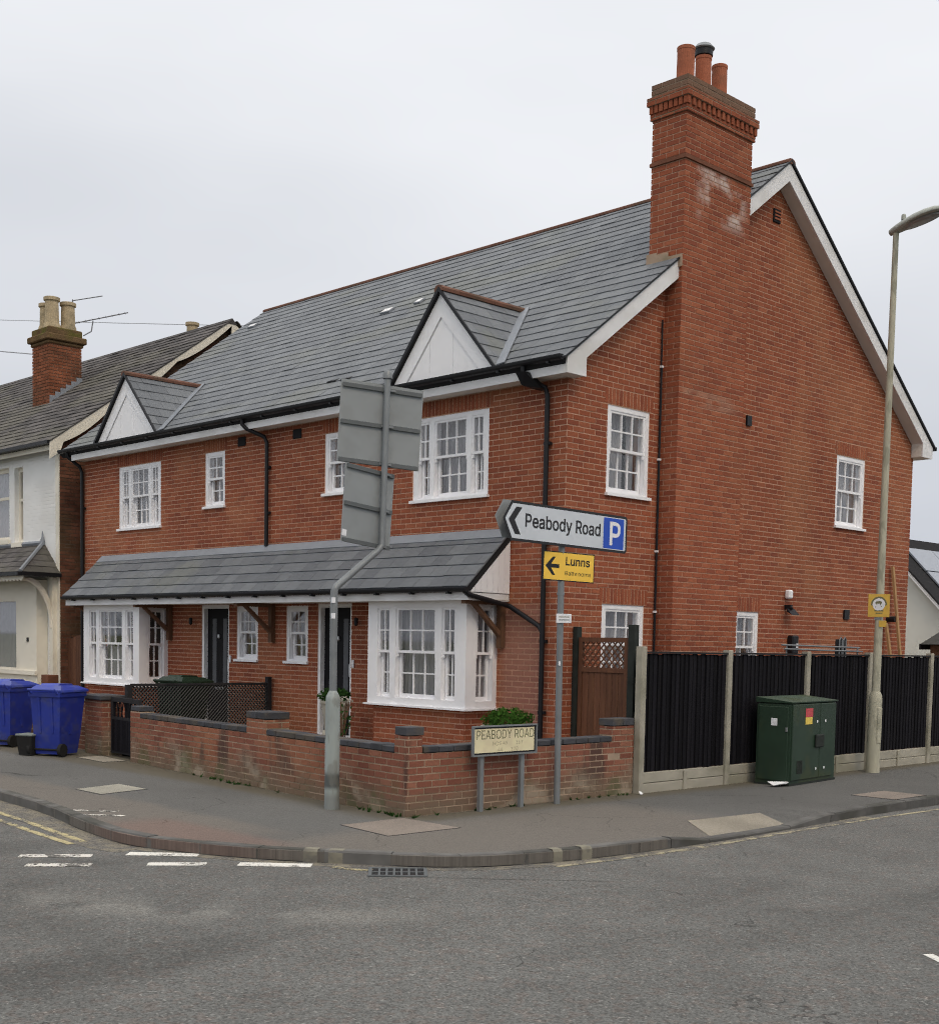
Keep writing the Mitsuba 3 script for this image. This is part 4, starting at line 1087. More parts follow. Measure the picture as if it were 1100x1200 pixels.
k = thing('garden_gate', 'black timber garden gate with small lattice top, in the brick wall', 'gate')
gf = F((*WL_, 0), (*ux, 0), (0, 0, 1))
a0, a1 = -1.08, -.05
put(k + '__frame', MB().box(gf, a0, a0 + .07, .05, .92, -.20, -.15).box(gf, a1 - .07, a1, .05, .92, -.20, -.15).box(gf, a0 + .07, a1 - .07, .85, .919, -.198, -.152).box(gf, a0 + .07, a1 - .07, .55, .62, -.198, -.152).box(gf, a0 + .07, a1 - .07, .06, .14, -.198, -.152), 'm_black_wood')
for i in range(9):
    x = a0 + .07 + (a1 - a0 - .14) * i / 9
    put(k + '__board', MB().box(gf, x + .003, x + (a1 - a0 - .14) / 9 - .003, .10, .58, -.150, -.135, ruv()), 'm_slat')
for i in range(7):
    x = a0 + .10 + (a1 - a0 - .2) * i / 6
    put(k + '__slat', MB().hull(gf([(x - .012 + d, z, c) for z, d in ((.6, -.04), (.87, .04)) for d, c in ((d, -.18), (d + .024, -.18), (d, -.17), (d + .024, -.17))])), 'm_slat')
    put(k + '__slat', MB().hull(gf([(x - .012 + d, z, c) for z, d in ((.6, .04), (.87, -.04)) for d, c in ((d, -.168), (d + .024, -.168), (d, -.158), (d + .024, -.158))])), 'm_slat')

# party fence with mesh
k = thing('mesh_fence', 'low black mesh fence between the two front gardens', 'fence')
fx = -6.47
put(k + '__post', MB().box(W, fx - .04, fx + .04, -.13, -.05, .2, 1.23), 'm_black_wood')
put(k + '__post', MB().box(W, fx - .04, fx + .04, -2.72, -2.64, .1, 1.12), 'm_black_wood')
put(k + '__rail', MB().box(W, fx - .02, fx + .02, -2.64, -.13, 1.10, 1.135), 'm_black_wood')
put(k + '__rail', MB().box(W, fx - .02, fx + .02, -2.64, -.13, .36, .39), 'm_black_wood')
ml = MB()
MF = F((fx, -2.64, .38), (0, 1, 0), (0, 0, 1))
Lm, Hm, sp2 = 2.5, .73, .062
n = int((Lm + Hm) / sp2)
for i in range(n):
    a = i * sp2 - Hm
    lo, hi = max(0, -a), min(Hm, Lm - a)
    if hi - lo > .02:
        for sg in (0, 1):
            p = [(a + t if not sg else Lm - a - t, t, .006 * (1 - 2 * sg)) for t in (lo, hi)]
            q = MF(p); ml.tube(q, .0115, 4, cap=False)
put(k + '__mesh', ml, 'm_black_pvc', kind='stuff')


def bin_body(key, x, y, z, deg, body, lid, h=1.0, w=.58, d=.66, sc=1.0):
    """wheeled bin; its hinge and wheels face along heading deg"""
    t = math.radians(deg); fr = F((x, y, z), (-math.sin(t), math.cos(t), 0), (0, 0, 1))      # c = outward = heading
    P = lambda a, b, c: fr([(a * sc, b * sc, c * sc)])[0]
    pts = [P(a * w / 2 * s, b, c0) for b, s, c0s in ((.03, .80, (-.20, .25)), (.30, .87, (-.255, .275)), (h - .10, 1.0, (-.33, .31))) for a in (-1, 1) for c0 in c0s]
    put(key + '__body', MB().hull(pts), body)
    rim = [P(a * (w / 2 + .015), b, c) for b in (h - .11, h - .045) for a in (-1, 1) for c in (-.355, .335)]
    put(key + '__rim', MB().hull(rim), body)
    lidp = [P(a * q, b, c) for a in (-1, 1) for q, b, c in ((w / 2 + .03, h - .04, -.385), (w / 2 + .03, h - .04, .30), (w / 2 + .03, h - .005, -.385), (w / 2 + .02, h - .005, .31), (w / 2 - .05, h + .055, -.22), (w / 2 - .05, h + .065, .22))]
    L_ = put(key + '__lid', MB().hull(lidp), lid)
    put(L_ + '__ridge', MB().hull([P(a, b, c) for a in (-.16, .16) for b, c in ((h + .045, -.20), (h + .085, -.14), (h + .09, .16), (h + .045, .24))]), lid)
    hb = MB().tube([P(-w / 2 + .03, h - .06, .33), P(-w / 2 + .03, h + .0, .41), P(w / 2 - .03, h + .0, .41), P(w / 2 - .03, h - .06, .33)], .018 * sc, 8)
    put(key + '__handle', hb, lid, smooth=40)
    for a in (-.11, .11): put(key + '__rib', MB().hull([P(a + s, b, c) for s in (-.02, .02) for b, c in ((.35, .26), (.35, .29), (h - .12, .295), (h - .12, .325))]), body)
    for a in (-1, 1):
        p0, p1 = P(a * (w / 2 - .02), .10, .27), P(a * (w / 2 + .035), .10, .27)
        put(key + '__wheel', MB().tube([p0, p1], .10 * sc, 18), 'm_rubber', smooth=40)
        put(key + '__rib', MB().hull([P(a * (w / 2 * .9) + s * .004, b, c) for s in (-1, 1) for b, c in ((.33, -.03), (.33, .03), (h - .14, -.05), (h - .14, .05))]), body)
    put(key + '__axle', MB().tube([P(-w / 2, .10, .27), P(w / 2, .10, .27)], .016, 8), 'm_rubber', smooth=40)


gp = 'blue wheeled bins on the pavement'
k = thing('wheeled_bin', 'blue wheeled bin nearest the black garden gate', 'bin', gp); bin_body(k, -7.42, -3.36, .005, -62, 'm_bin_blue', 'm_bin_lid', h=1.02, w=.53, d=.6)
k = thing('wheeled_bin', 'blue wheeled bin cut off by the left edge, left of the other', 'bin', gp); bin_body(k, -9.42, -3.20, .005, -65, 'm_bin_blue', 'm_bin_lid', h=1.02, w=.53, d=.6)
k = thing('wheeled_bin', 'dark green wheeled bin standing behind the black mesh fence', 'bin'); bin_body(k, -7.55, -1.05, .16, -80, 'm_bin_green', 'm_bin_green', h=.98)
k = thing('recycling_box', 'small black recycling box with grey lid in front of blue bin', 'box')
bf_ = yawf(-7.62, -3.72, 0, 28)
put(k + '__tub', MB().hull(bf_([(a, b, c) for b, s in ((.01, .8), (.30, 1)) for a in (-.14 * s, .14 * s) for c in (-.14 * s, .14 * s)])), 'm_rubber')
put(k + '__lid', MB().rbox(bf_, -.155, .155, .30, .335, -.155, .155, .012), 'm_lid_grey')

# low wall in front of the next house
k = thing('neighbour_garden_wall', 'brown brick front wall with pale coping behind the blue bins', 'wall')
nf = F((-20, -2.55, 0), (1, 0, 0), (0, 0, 1))
brick_block(k, nf, 0, 12.0, -.05, .80, -.22, 0, 'm_old_brick', parts=False)
for i in range(20): put(k + '__coping_slab', MB().rbox(nf, i * .6 + .004, (i + 1) * .6 - .004, .801, .86, -.26, .04, .01, ruv()), 'm_concrete')

# timber gate in the passage
k = thing('passage_gate', 'tall brown timber gate closing the passage between the houses', 'gate')
for i in range(9):
    x = -13.98 + i * .115
    zt = 1.72 + .14 * math.sin(math.pi * (i + .5) / 9)
    put(k + '__board', MB().box(W, x + .003, x + .112, .15, .175, .16, zt, ruv()), 'm_brown_wood')
put(k + '__rail', MB().box(W, -13.98, -12.95, .176, .21, .45, .55), 'm_brown_wood')
put(k + '__rail', MB().box(W, -13.98, -12.95, .176, .21, 1.35, 1.45), 'm_brown_wood')

# ------------------------------------------------------------------ the older house on the left
N = thing('white_house', 'older white painted house with mossy slate roof and brick side wall', 'house')
NX0, NX1, ND, NE, NR, NRY = -32.0, -14.0, 8.2, 5.80, 9.0, 4.05
op = [(-17.75, 3.92, -16.36, 5.50), (-16.10, 3.84, -15.69, 5.46)]
m = MB(); m.prism(FRONT, rect(NX0, .1, NX1 - .025, NE).difference(unary_union([rect(*o) for o in op])), -.28, .0); put(N + '__wall', m, 'm_white_wall')
m = MB(); m.prism(F((NX1, 0, 0), (0, 1, 0), (0, 0, 1)), Polygon([(.004, .1), (ND, .1), (ND, NE), (NRY, NR - .13), (.004, NE + .10)]), -.25, -.0145); put(N + '__side_wall', m, 'm_old_mortar')
q = []; bricks(F((NX1 - .012, 0, 0), (0, 1, 0), (0, 0, 1)), Polygon([(.001, .1), (ND, .1), (ND, NE), (NRY, NR - .12), (.001, NE + .11)]), q, jit=.002, proud=.006)
place(q, N, 'brick', 'm_old_brick', 0, 'side_brickwork')
put(N + '__corner_post', MB().box(W, NX1 - .16, NX1 - .012, -.02, .0, .1, NE - .05), 'm_cream_paint')
for i, (a0, b0, a1, b1) in enumerate(op):
    m = MB(); m.prism(FRONT, rect(a0, b0, a1, b1).difference(rect(a0 + .07, b0 + .08, a1 - .07, b1 - .09)), -.16, -.10)
    m.box(FRONT, a0 + .07, a1 - .07, b0 + .9, b0 + .96, -.155, -.105); m.box(FRONT, a0 - .05, a1 + .05, b0 - .10, b0 - .002, -.1, .07)
    wk = put(N + '__window', m, 'm_cream_paint')
    p = MB(); p.add(FRONT([(a0 + .06, b0 + .07, -.13), (a1 - .06, b0 + .07, -.13), (a1 - .06, b1 - .08, -.13), (a0 + .06, b1 - .08, -.13)]), [[0, 1, 2, 3]]); put(wk + '__pane', p, 'm_glass')
    curtain(FRONT, wk, a0 + .05, a1 - .05, b0, b1, -.25, seed=31 + i)
    put(wk + '__room', MB().box(FRONT, a0 - .1, a1 + .1, b0 - .1, b1 + .1, -.6, -.55), 'm_room')
np_ = math.atan2(NR - NE, NRY + .3)
NF = F((0, -.3, NE), (1, 0, 0), (0, math.cos(np_), math.sin(np_))); NL = (NRY + .3) / math.cos(np_)
m = MB(); m.prism(F((NX0, 0, 0), (0, 1, 0), (0, 0, 1)), Polygon([(-.28, NE - .02), (NRY, NR - .02), (ND + .3, NE - .02), (ND + .2, NE - .08), (NRY, NR - .15), (-.2, NE - .08)]), 0, NX1 + .12 - NX0); NRf = put(N + '__roof', m, 'm_dark')
q = []; slates(NF, rect(NX0, 0, NX1 + .2, NL - .02), q, exp=.22, wid=.26, lift=.018, jit=.006); place(q, NRf, 'slate', 'm_old_slate', 300, 'slate_field')
NBk = F((0, ND + .3, NE), (-1, 0, 0), (0, -math.cos(np_), math.sin(np_))); q = []; slates(NBk, rect(-NX1 - .2, 0, -NX0, NL - .02), q, exp=.22, wid=.5); place(q, NRf, 'slate', 'm_old_slate', 0, 'rear_slate_field')
n = 34
for i in range(n):
    x0 = NX0 + (NX1 + .2 - NX0) * i / n; x1 = NX0 + (NX1 + .2 - NX0) * (i + 1) / n - .01
    put(NRf + '__ridge_tile', MB().hull([(x, NRY + a, NR - .02 + b) for x in (x0, x1) for a, b in ((-.13, -.07), (0, .06), (.13, -.07))], ruv()), 'm_old_slate')
# carved barge board
ysb = np.linspace(-.30, NRY, 60); zr_ = NE + (ysb + .3) * math.tan(np_)
low = zr_ - .11 - .17 * np.abs(np.sin((ysb + .25) / 1.45 * math.pi)) ** .8 * np.clip(1.15 - ysb / 6, .5, 1)
low[ysb < -.05] = (zr_ - .36)[ysb < -.05]
band = Polygon([(y, z - .02) for y, z in zip(ysb, zr_)] + [(y, z) for y, z in zip(ysb[::-1], low[::-1])])
m = MB(); m.prism(F((NX1 + .14, 0, 0), (0, 1, 0), (0, 0, 1)), band, 0, .035); put(N + '__barge_board', m, 'm_cream_paint', label='pale carved barge board with wavy lower edge')
m = MB(); m.prism(F((NX1 + .14, 0, 0), (0, 1, 0), (0, 0, 1)), Polygon([(NRY, NR - .02), (ND + .3, NE - .02), (ND + .3, NE - .3), (NRY, NR - .30)]), 0, .035); put(N + '__barge_board', m, 'm_cream_paint', label='straight barge board on the rear slope')
put(N + '__fascia', MB().box(W, NX0, NX1 + .138, -.22, -.19, NE - .16, NE - .03), 'm_cream_paint')
m = MB(); m.box(W, NX0, NX1 + .16, -.36, -.23, NE - .06, NE + .01); put(N + '__gutter', m, 'm_black_pvc')
# bay, porch roof and bracket at street level
by, bxr = -.25, -14.57
B = put(N + '__bay_window', MB().box(W, -18.5, bxr, by + .01, -.003, .1, 1.02), 'm_cream_paint', label='shallow cream bay window beside the bins')
m = MB(); m.prism(F((0, by, 0), (1, 0, 0), (0, 0, 1)), rect(-18.5, 1.021, bxr, 3.0).difference(rect(-17.2, 1.13, -15.53, 2.56)), -.14, 0); m.box(W, -18.5, bxr + .03, by - .06, by - .001, 1.0, 1.09)
m.box(W, bxr - .06, bxr, by + .141, -.003, 1.021, 3.0); put(B + '__frame', m, 'm_cream_paint')
p = MB(); p.add([(-17.2, by + .08, 1.13), (-15.53, by + .08, 1.13), (-15.53, by + .08, 2.56), (-17.2, by + .08, 2.56)], [[0, 1, 2, 3]]); put(B + '__pane', p, 'm_glass')
curtain(F((0, by, 0), (1, 0, 0), (0, 0, 1)), B, -17.2, -15.5, 1.1, 2.6, -.18, seed=41)
put(B + '__room', MB().box(W, -17.3, -15.4, -.02, -.004, 1.0, 2.7), 'm_room')
put(B + '__bell_push', MB().box(W, -15.0, -14.93, by - .02, by - .001, 1.70, 1.79), 'm_black_pvc')
pr_z, pe_z, pe_y, px_e = 3.78, 3.14, -.88, -13.97
hx = -14.71
v = [(-20, 0, pr_z), (hx, -.02, pr_z), (-20, pe_y, pe_z), (px_e, pe_y, pe_z), (px_e, 0, pe_z)]
PRn = put(N + '__porch_roof', MB().hull([(x, y, z - .03) for x, y, z in v]), 'm_dark')
pa = math.atan2(pr_z - pe_z, -pe_y)
q = []; slates(F((0, pe_y, pe_z - .02), (1, 0, 0), (0, math.cos(pa), math.sin(pa))), Polygon([(-20, 0), (px_e, 0), (hx, -pe_y / math.cos(pa)), (-20, -pe_y / math.cos(pa))]), q, exp=.2, wid=.26)
hl = math.hypot(hx - px_e, pr_z - pe_z)
slates(F((px_e, pe_y, pe_z - .02), (0, 1, 0), (hx - px_e, 0, pr_z - pe_z)), Polygon([(0, 0), (-pe_y, 0), (-pe_y, hl)]), q, exp=.2, wid=.26)
place(q, PRn, 'slate', 'm_old_slate', 300, 'slates')
put(PRn + '__hip', MB().tube([(px_e, pe_y, pe_z + .0), (hx, -.02, pr_z + .02)], .04, 6), 'm_lead', smooth=40)
put(PRn + '__ridge_flashing', MB().tube([(hx, -.02, pr_z + .01), (-20, -.02, pr_z + .01)], .05, 6), 'm_lead', smooth=40)
put(PRn + '__finial', MB().lathe((hx, -.04, 0), [(.06, 3.74), (.05, 3.84), (.025, 3.90), (.012, 4.02), (0, 4.03)], 8), 'm_lead', smooth=40)
put(PRn + '__gutter', MB().box(W, -20, px_e + .03, pe_y - .07, pe_y + .01, 3.05, 3.12), 'm_black_pvc')
put(PRn + '__gutter', MB().box(W, px_e - .03, px_e + .05, pe_y + .011, -.01, 3.05, 3.12), 'm_black_pvc')
sc = Polygon([(-20, 3.045), (px_e - .02, 3.045), (px_e - .02, 2.99)] + [(x, 2.99 - .05 * abs(math.sin((x + 18) / .16 * math.pi))) for x in np.arange(px_e - .04, -20, -.02)])
m = MB(); m.prism(F((0, pe_y + .06, 0), (1, 0, 0), (0, 0, 1)), sc, -.02, 0); put(PRn + '__valance', m, 'm_cream_paint')
c = put(N + '__porch_post', MB().box(W, -14.28, -14.13, -.11, -.003, 1.02, 3.04), 'm_cream_paint')
an = np.linspace(0, math.pi / 2, 10)
for o_ in (0, .10):
    put(c + '__brace', MB().tube([(-14.2, -.10 - (.62 - o_) * (1 - math.cos(t)), 2.0 + o_ + (1.0 - o_) * math.sin(t)) for t in an], .04, 6), 'm_cream_paint', smooth=40)
put(N + '__post_base', MB().rbox(W, -14.36, -14.06, -.26, -.003, .1, 1.02, .012), 'm_old_brick')
# chimney of the older house
C = put(N + '__chimney_stack', MB().box(W, -18.84, -18.012, 1.762, 2.56, 6.6, 8.85), 'm_mortar_dark')
q = []
for fr, L in ((F((0, 1.75, 0), (1, 0, 0), (0, 0, 1)), (-18.86, -17.99)), (F((-18.0, 0, 0), (0, 1, 0), (0, 0, 1)), (1.745, 2.57))):
    bricks(fr, rect(L[0], 6.6, L[1], 8.85), q, proud=.006, jit=.003, off=L[0])
big = MB()
for d, m_, z in q: big.add(np.vstack(m_.v), np.vstack(m_.f), m_.t[0][0])
mat('m_stack_old', var((0.225, 0.080, 0.042), 0.45, 2.5, (0.08, 0.045, 0.03), 0.6, 1.6), 0.9, 0.15)
put(C + '__brickwork', big, 'm_stack_old', kind='stuff')
for z0, z1, o in ((8.72, 8.80, .04), (8.801, 8.95, .10), (8.951, 9.12, .02)):
    put(C + '__cap_course', MB().rbox(W, -18.85 - o, -18.0 + o, 1.75 - o, 2.57 + o, z0, z1, .02), 'm_moss_cap')
for i, (x, y, zt) in enumerate(((-18.2, 1.92, 9.83), (-18.2, 2.33, 9.78), (-18.62, 2.0, 9.76))):
    m = MB(); m.lathe((x, y, 0), [(.20, 9.10), (.19, 9.2), (.165, 9.25), (.155, zt - .1), (.19, zt - .08), (.19, zt - .01), (.17, zt), (.12, zt), (.12, 9.2)], 18); put(C + '__chimney_pot', m, 'm_buff_pot', smooth=40)
m = MB()
for i in range(6):
    y0 = 1.75 + .82 * i / 6
    z0 = NE + (y0 + .3) * math.tan(np_)
    put(C + '__step_flashing', MB().box(W, -17.988, -17.975, y0, y0 + .145, z0 + .0, z0 + .20), 'm_lead')
# aerials
k = thing('tv_aerial', 'lower television aerial on a bent arm beside the old chimney', 'aerial')
AE = [A(*q) for q in [(-19.083, 2.9, 9.537), (-18.872, 4.3, 10.034), (-19.079, 2.9, 10.094), (-19.07, 3.7, 10.363), (-18.806, 3.05, 9.232), (-18.889, 3.3, 9.392), (-18.896, 3.35, 9.652)]]
put(k + '__mast', MB().tube([AE[4], AE[5], AE[6]], .016, 6), 'm_aerial', smooth=40)
put(k + '__boom', MB().tube([AE[0], AE[1]], .016, 6), 'm_aerial', smooth=40)
for t in np.linspace(.0, .95, 9):
    c = AE[0] * (1 - t) + AE[1] * t
    put(k + '__element', MB().tube([c + A(-.10, .07, 0), c + A(.10, -.07, 0)], .005, 4), 'm_aerial')
k = thing('tv_aerial', 'upper television aerial pointing right from behind the old chimney', 'aerial')
put(k + '__boom', MB().tube([AE[2], AE[3]], .014, 6), 'm_aerial', smooth=40)
put(k + '__mast', MB().tube([(AE[2][0], AE[2][1], 8.9), AE[2] + A(0, 0, .03)], .016, 6), 'm_aerial', smooth=40)
k = thing('overhead_wire', 'upper thin overhead wire crossing the sky behind the old chimney', 'wire')
put(k + '__cable', MB().tube([A(-90, 21, 24.65) * (1 - t) + A(-10, 21, 11.10) * t - A(0, 0, .15 * 4 * t * (1 - t)) for t in np.linspace(0, 1, 14)], .016, 5), 'm_wire', smooth=40)
k = thing('overhead_wire', 'lower thin overhead wire ending at the left side of the old chimney', 'wire')
put(k + '__cable', MB().tube([A(-56.8, 2.3, 15.63) * (1 - t) + A(-18.9, 2.3, 8.63) * t - A(0, 0, .05 * 4 * t * (1 - t)) for t in np.linspace(0, 1, 14)], .013, 5), 'm_wire', smooth=40)
k = thing('far_chimney', 'single pale chimney pot showing above the older roof', 'chimney')
put(k + '__stack', MB().box(W, -22.5, -21.6, 7.7, 8.5, 5.0, 10.35), 'm_stack_old')
put(k + '__pot', MB().lathe((-21.95, 8.1, 0), [(.2, 10.35), (.17, 10.5), (.16, 10.85), (.2, 10.87), (.2, 10.95), (.13, 10.95)], 16), 'm_buff_pot', smooth=40)

# ------------------------------------------------------------------ side gate and black fence
k = thing('side_gate', 'brown timber side gate with lattice top between dark posts', 'gate')
SGF = F((0, .2, 0), (1, 0, 0), (0, 0, 1))
put(k + '__post', MB().box(SGF, -.0 + .012, .085, .2, 2.10, -.09, .0), 'm_dark_green_wood'); put(k + '__post', MB().box(SGF, .95, 1.05, .2, 2.13, -.09, .0), 'm_dark_green_wood')
a0, a1 = .10, .935
fr_ = MB()
for q_ in ((a0, a0 + .06, .36, 1.965), (a1 - .06, a1, .36, 1.965)): fr_.box(SGF, *q_, -.07, -.02)
for z0, z1 in ((1.905, 1.964), (1.51, 1.57), (.37, .45)): fr_.box(SGF, a0 + .06, a1 - .06, z0, z1, -.069, -.021)
put(k + '__frame', fr_, 'm_brown_wood')
nb = 7; wd = (a1 - a0 - .12) / nb
for i in range(nb): put(k + '__board', MB().cbox(SGF, a0 + .06 + i * wd + .001, a0 + .06 + (i + 1) * wd - .001, .40, 1.512, -.06, -.035, .006, ruv()), 'm_brown_wood')
lat = rect(a0 + .06, 1.57, a1 - .06, 1.905)
for sg in (0, 1):
    for i in range(-4, 12):
        x = a0 + i * .093
        dx = .34 if sg == 0 else -.34
        st = Polygon([(x, 1.57), (x + .022, 1.57), (x + .022 + dx, 1.91), (x + dx, 1.91)]) if sg == 0 else Polygon([(x + .34, 1.57), (x + .362, 1.57), (x + .022, 1.91), (x, 1.91)])
        st = st.intersection(lat)
        if st.area > 1e-3: put(k + '__lattice_slat', MB().prism(SGF, st, -.058 + .012 * sg, -.047 + .012 * sg, ruv()), 'm_brown_wood')

k = thing('boundary_fence', 'black closeboard fence with concrete posts and gravel boards along pavement', 'fence')
FX = 1.25
FF = F((FX, 0, 0), (0, 1, 0), (0, 0, 1))
ys = [.12, 1.99, 3.97, 5.78, 7.80, 9.72, 11.65]
for i, y in enumerate(ys):
    m = MB(); m.cbox(FF, y - .048, y + .048, -.1, 1.83 if i else 1.86, -.06, .045, .012); put(k + '__post', m, 'm_concrete')
for i in range(len(ys) - 1):
    y0, y1 = ys[i] + .05, ys[i + 1] - .05
    for z0, z1 in ((-.05, .118), (.124, .262)):
        m = MB(); m.cbox(FF, y0, y1, z0, z1, -.03, .012, .008); put(k + '__gravel_board', m, 'm_concrete')
    ym = (y0 + y1) / 2
    put(k + '__cleat', MB().rbox(FF, ym - .035, ym + .035, -.02, .25, .012, .035, .006), 'm_concrete')
    n = 19; w = (y1 - y0) / n
    for j in range(n):
        a = y0 + j * w; t = rng.normal(0, .003); zt = 1.765 + rng.normal(0, .005); zb_ = .27 + rng.normal(0, .004)
        m = MB(); pts = [(a - .008, .012 + t), (a + w + .004, -.004 + t), (a + w + .004, -.016), (a - .008, -.014)]
        m.hull(FF([(x, z, c) for x, c in pts for z in (zb_, zt)]), ruv()); put(k + '__slat', m, 'm_slat')
    put(k + '__capping_rail', MB().box(FF, y0 - .01, y1 + .01, 1.772, 1.797, -.035, .028), 'm_black_wood')
    for z in (.5, 1.05, 1.6): put(k + '__rail', MB().box(FF, y0, y1, z - .035, z + .035, -.07, -.018), 'm_black_wood')

# things showing above the fence
for lb_, y, z1, yy in (('longer tan timber pole leaning on the gable behind the lamp post', 8.72, 3.35, 8.62), ('shorter tan timber pole leaning on the gable behind the lamp post', 8.52, 2.35, 8.46)):
    k = thing('timber_pole', lb_, 'pole')
    put(k + '__shaft', MB().hull([q + A(x, s_, 0) for q in (A(.42, y, .25), A(.06, yy, z1)) for s_ in (-.03, .03) for x in (-.02, .02)]), 'm_tan_wood')
k = thing('metal_frame', 'grey metal frame with two long rails just above the black fence', 'frame')
for z, x in ((1.90, .95), (1.84, 1.0)): put(k + '__rail', MB().tube([(x, 3.75, z + .02), (x, 6.0, z)], .013, 8), 'm_galv', smooth=40)
for y in (3.85, 5.9): put(k + '__leg', MB().tube([(.97, y, .25), (.97, y, 1.90)], .013, 8), 'm_galv', smooth=40)
k = thing('garden_chair', 'dark chair back with pale bars poking above the fence by lamp post', 'chair')
for y in (5.72, 5.84): put(k + '__back_bar', MB().tube([(.75, y, 1.2), (.75, y, 2.02), (.75, y + .04, 2.06), (.75, y + .08, 2.02), (.75, y + .08, 1.2)], .012, 6), 'm_galv', smooth=40)
put(k + '__back', MB().rbox(W, .70, .73, 5.66, 5.96, 1.2, 2.03, .02), 'm_dark')
put(k + '__seat', MB().rbox(W, .30, .73, 5.60, 6.0, 1.15, 1.2, .01), 'm_dark')
for x, y in ((.34, 5.64), (.34, 5.96), (.70, 5.64), (.70, 5.96)): put(k + '__leg', MB().tube([(x, y, .25), (x, y, 1.15)], .015, 6), 'm_galv', smooth=40)

# ------------------------------------------------------------------ white house and outbuilding beyond the yard
k = thing('far_house', 'white rendered house with dark roof and solar panels beyond the yard', 'house')
ax, gy, az = -8.55, 24.0, 5.35
sl_ = 1.02
m = MB(); m.prism(F((0, gy, 0), (1, 0, 0), (0, 0, 1)), Polygon([(-13, 0), (-4.3, 0), (-4.3, az - sl_ * 4.1 - .12), (ax, az - .15), (-13, az - sl_ * 4.4)]), -11, 0); put(k + '__wall', m, 'm_render')
th = math.atan(sl_)
rf = F((ax, gy - .25, az), (0, 1, 0), (-math.cos(th), 0, math.sin(th)))
m = MB().box(rf, 0, 11.5, -6.2, 0, -.08, .02); R_ = put(k + '__roof', m, 'm_dark')
q = []; slates(rf, rect(0, -6.2, 11.5, 0), q, exp=.3, wid=.4); place(q, R_, 'slate', 'm_old_slate', 0, 'slate_field')
rf2 = F((ax, gy + 11.25, az), (0, -1, 0), (math.cos(th), 0, math.sin(th))); put(R_ + '__rear_slope', MB().box(rf2, 0, 11.5, -6.2, 0, -.08, .02), 'm_old_slate')
put(k + '__barge_board', MB().hull([(x, y, z) for x, z in ((ax, az - .05), (ax, az - .17), (-4.0, az - sl_ * 4.55 - .05), (-4.0, az - sl_ * 4.55 - .17)) for y in (gy - .25, gy - .22)]), 'm_white_paint')
for i in range(3):
    for j in range(2): put(k + '__solar_panel', MB().box(rf, .9 + i * 1.68, 2.55 + i * 1.68, -1.55 - j * 1.05, -.55 - j * 1.05, .05, .10), 'm_solar')
k = thing('outbuilding', 'small brown outbuilding with grey pitched roof at right edge', 'shed')
ox, oy = -2.35, 15.0
m = MB().box(W, ox, ox + 4, oy, oy + 4, .0, 2.0); put(k + '__wall', m, 'm_bracket_wood')
put(k + '__roof', MB().hull([(ox - .15, y, 2.02) for y in (oy - .2, oy + 4.2)] + [(ox + 2, y, 3.35) for y in (oy - .2, oy + 4.2)] + [(ox + 4.15, y, 2.02) for y in (oy - .2, oy + 4.2)]), 'm_slate')
put(k + '__fascia', MB().box(W, ox - .17, ox - .14, oy - .2, oy + 4.2, 1.9, 2.03), 'm_black_pvc')

# ------------------------------------------------------------------ street furniture
k = thing('street_lamp', 'tall cream grey street lamp with flat oval head by the fence', 'lamp post')
lx, ly = 1.58, 5.41
m = MB().lathe((lx, ly, 0), [(.105, -.05), (.104, .0), (.100, 1.10), (.094, 1.18), (.066, 1.24)], 24); put(k + '__base', m, 'm_lamp', smooth=40)
m = MB().tube([(lx, ly, 1.2), (lx + .03, ly - .01, 8.10)], [.064, .042], 20); put(k + '__column', m, 'm_lamp', smooth=40)
put(k + '__door', MB().rbox(F((lx + .094, ly - .03, 0), (.3, 1, 0), (0, 0, 1)), -.04, .05, .45, 1.0, -.02, .012, .01), 'm_lamp')
hf_ = F((lx + .03, ly - .01, 8.10), (.985, -.17, .13), (-.13, 0, 1))
pts = []
for a, wv, hu, hd in ((-.10, .05, .045, .05), (.0, .075, .07, .055), (.15, .11, .09, .045), (.35, .15, .105, .04), (.55, .165, .10, .035), (.72, .14, .08, .03), (.82, .07, .045, .02)):
    for t in np.linspace(0, 2 * math.pi, 18, endpoint=False):
        pts.append((a, (hu if math.sin(t) > 0 else hd) * math.sin(t) + .0, wv * math.cos(t)))
put(k + '__head', MB().hull(hf_(pts)), 'm_lamp_head', smooth=35)
pts = [(.16 + .62 * (1 + math.cos(t)) / 2, -.035 - .025 * s_, .13 * (1 - .3 * s_) * math.sin(t)) for s_ in (0, 1) for t in np.linspace(0, 2 * math.pi, 20, endpoint=False)]
put(k + '__bowl', MB().hull(hf_(pts)), 'm_lamp_bowl', smooth=35)
put(k + '__photocell', MB().lathe(hf_([(.14, .10, 0)])[0], [(.035, 0), (.035, .06), (.025, .08), (0, .08)], 12), 'm_lamp_head', smooth=40)
wf = yawf(lx + .005, ly, 0, 16); wf.o = wf.o + wf.uc * .07
S = put(k + '__watch_sign', MB().box(wf, -.155, .165, 2.37, 2.715, -.004, .0), 'm_watch_yellow', label='square yellow watch sign with white roundel')
Cc = Point(0.005, 2.56)
put(S + '__ring', MB().prism(wf, Cc.buffer(.118).difference(Cc.buffer(.094)).intersection(rect(-.2, 2.545, .2, 3)), .001, .002), 'm_text_grey')
put(S + '__roundel', MB().prism(wf, Cc.buffer(.092), .001, .002), 'm_sign_white')
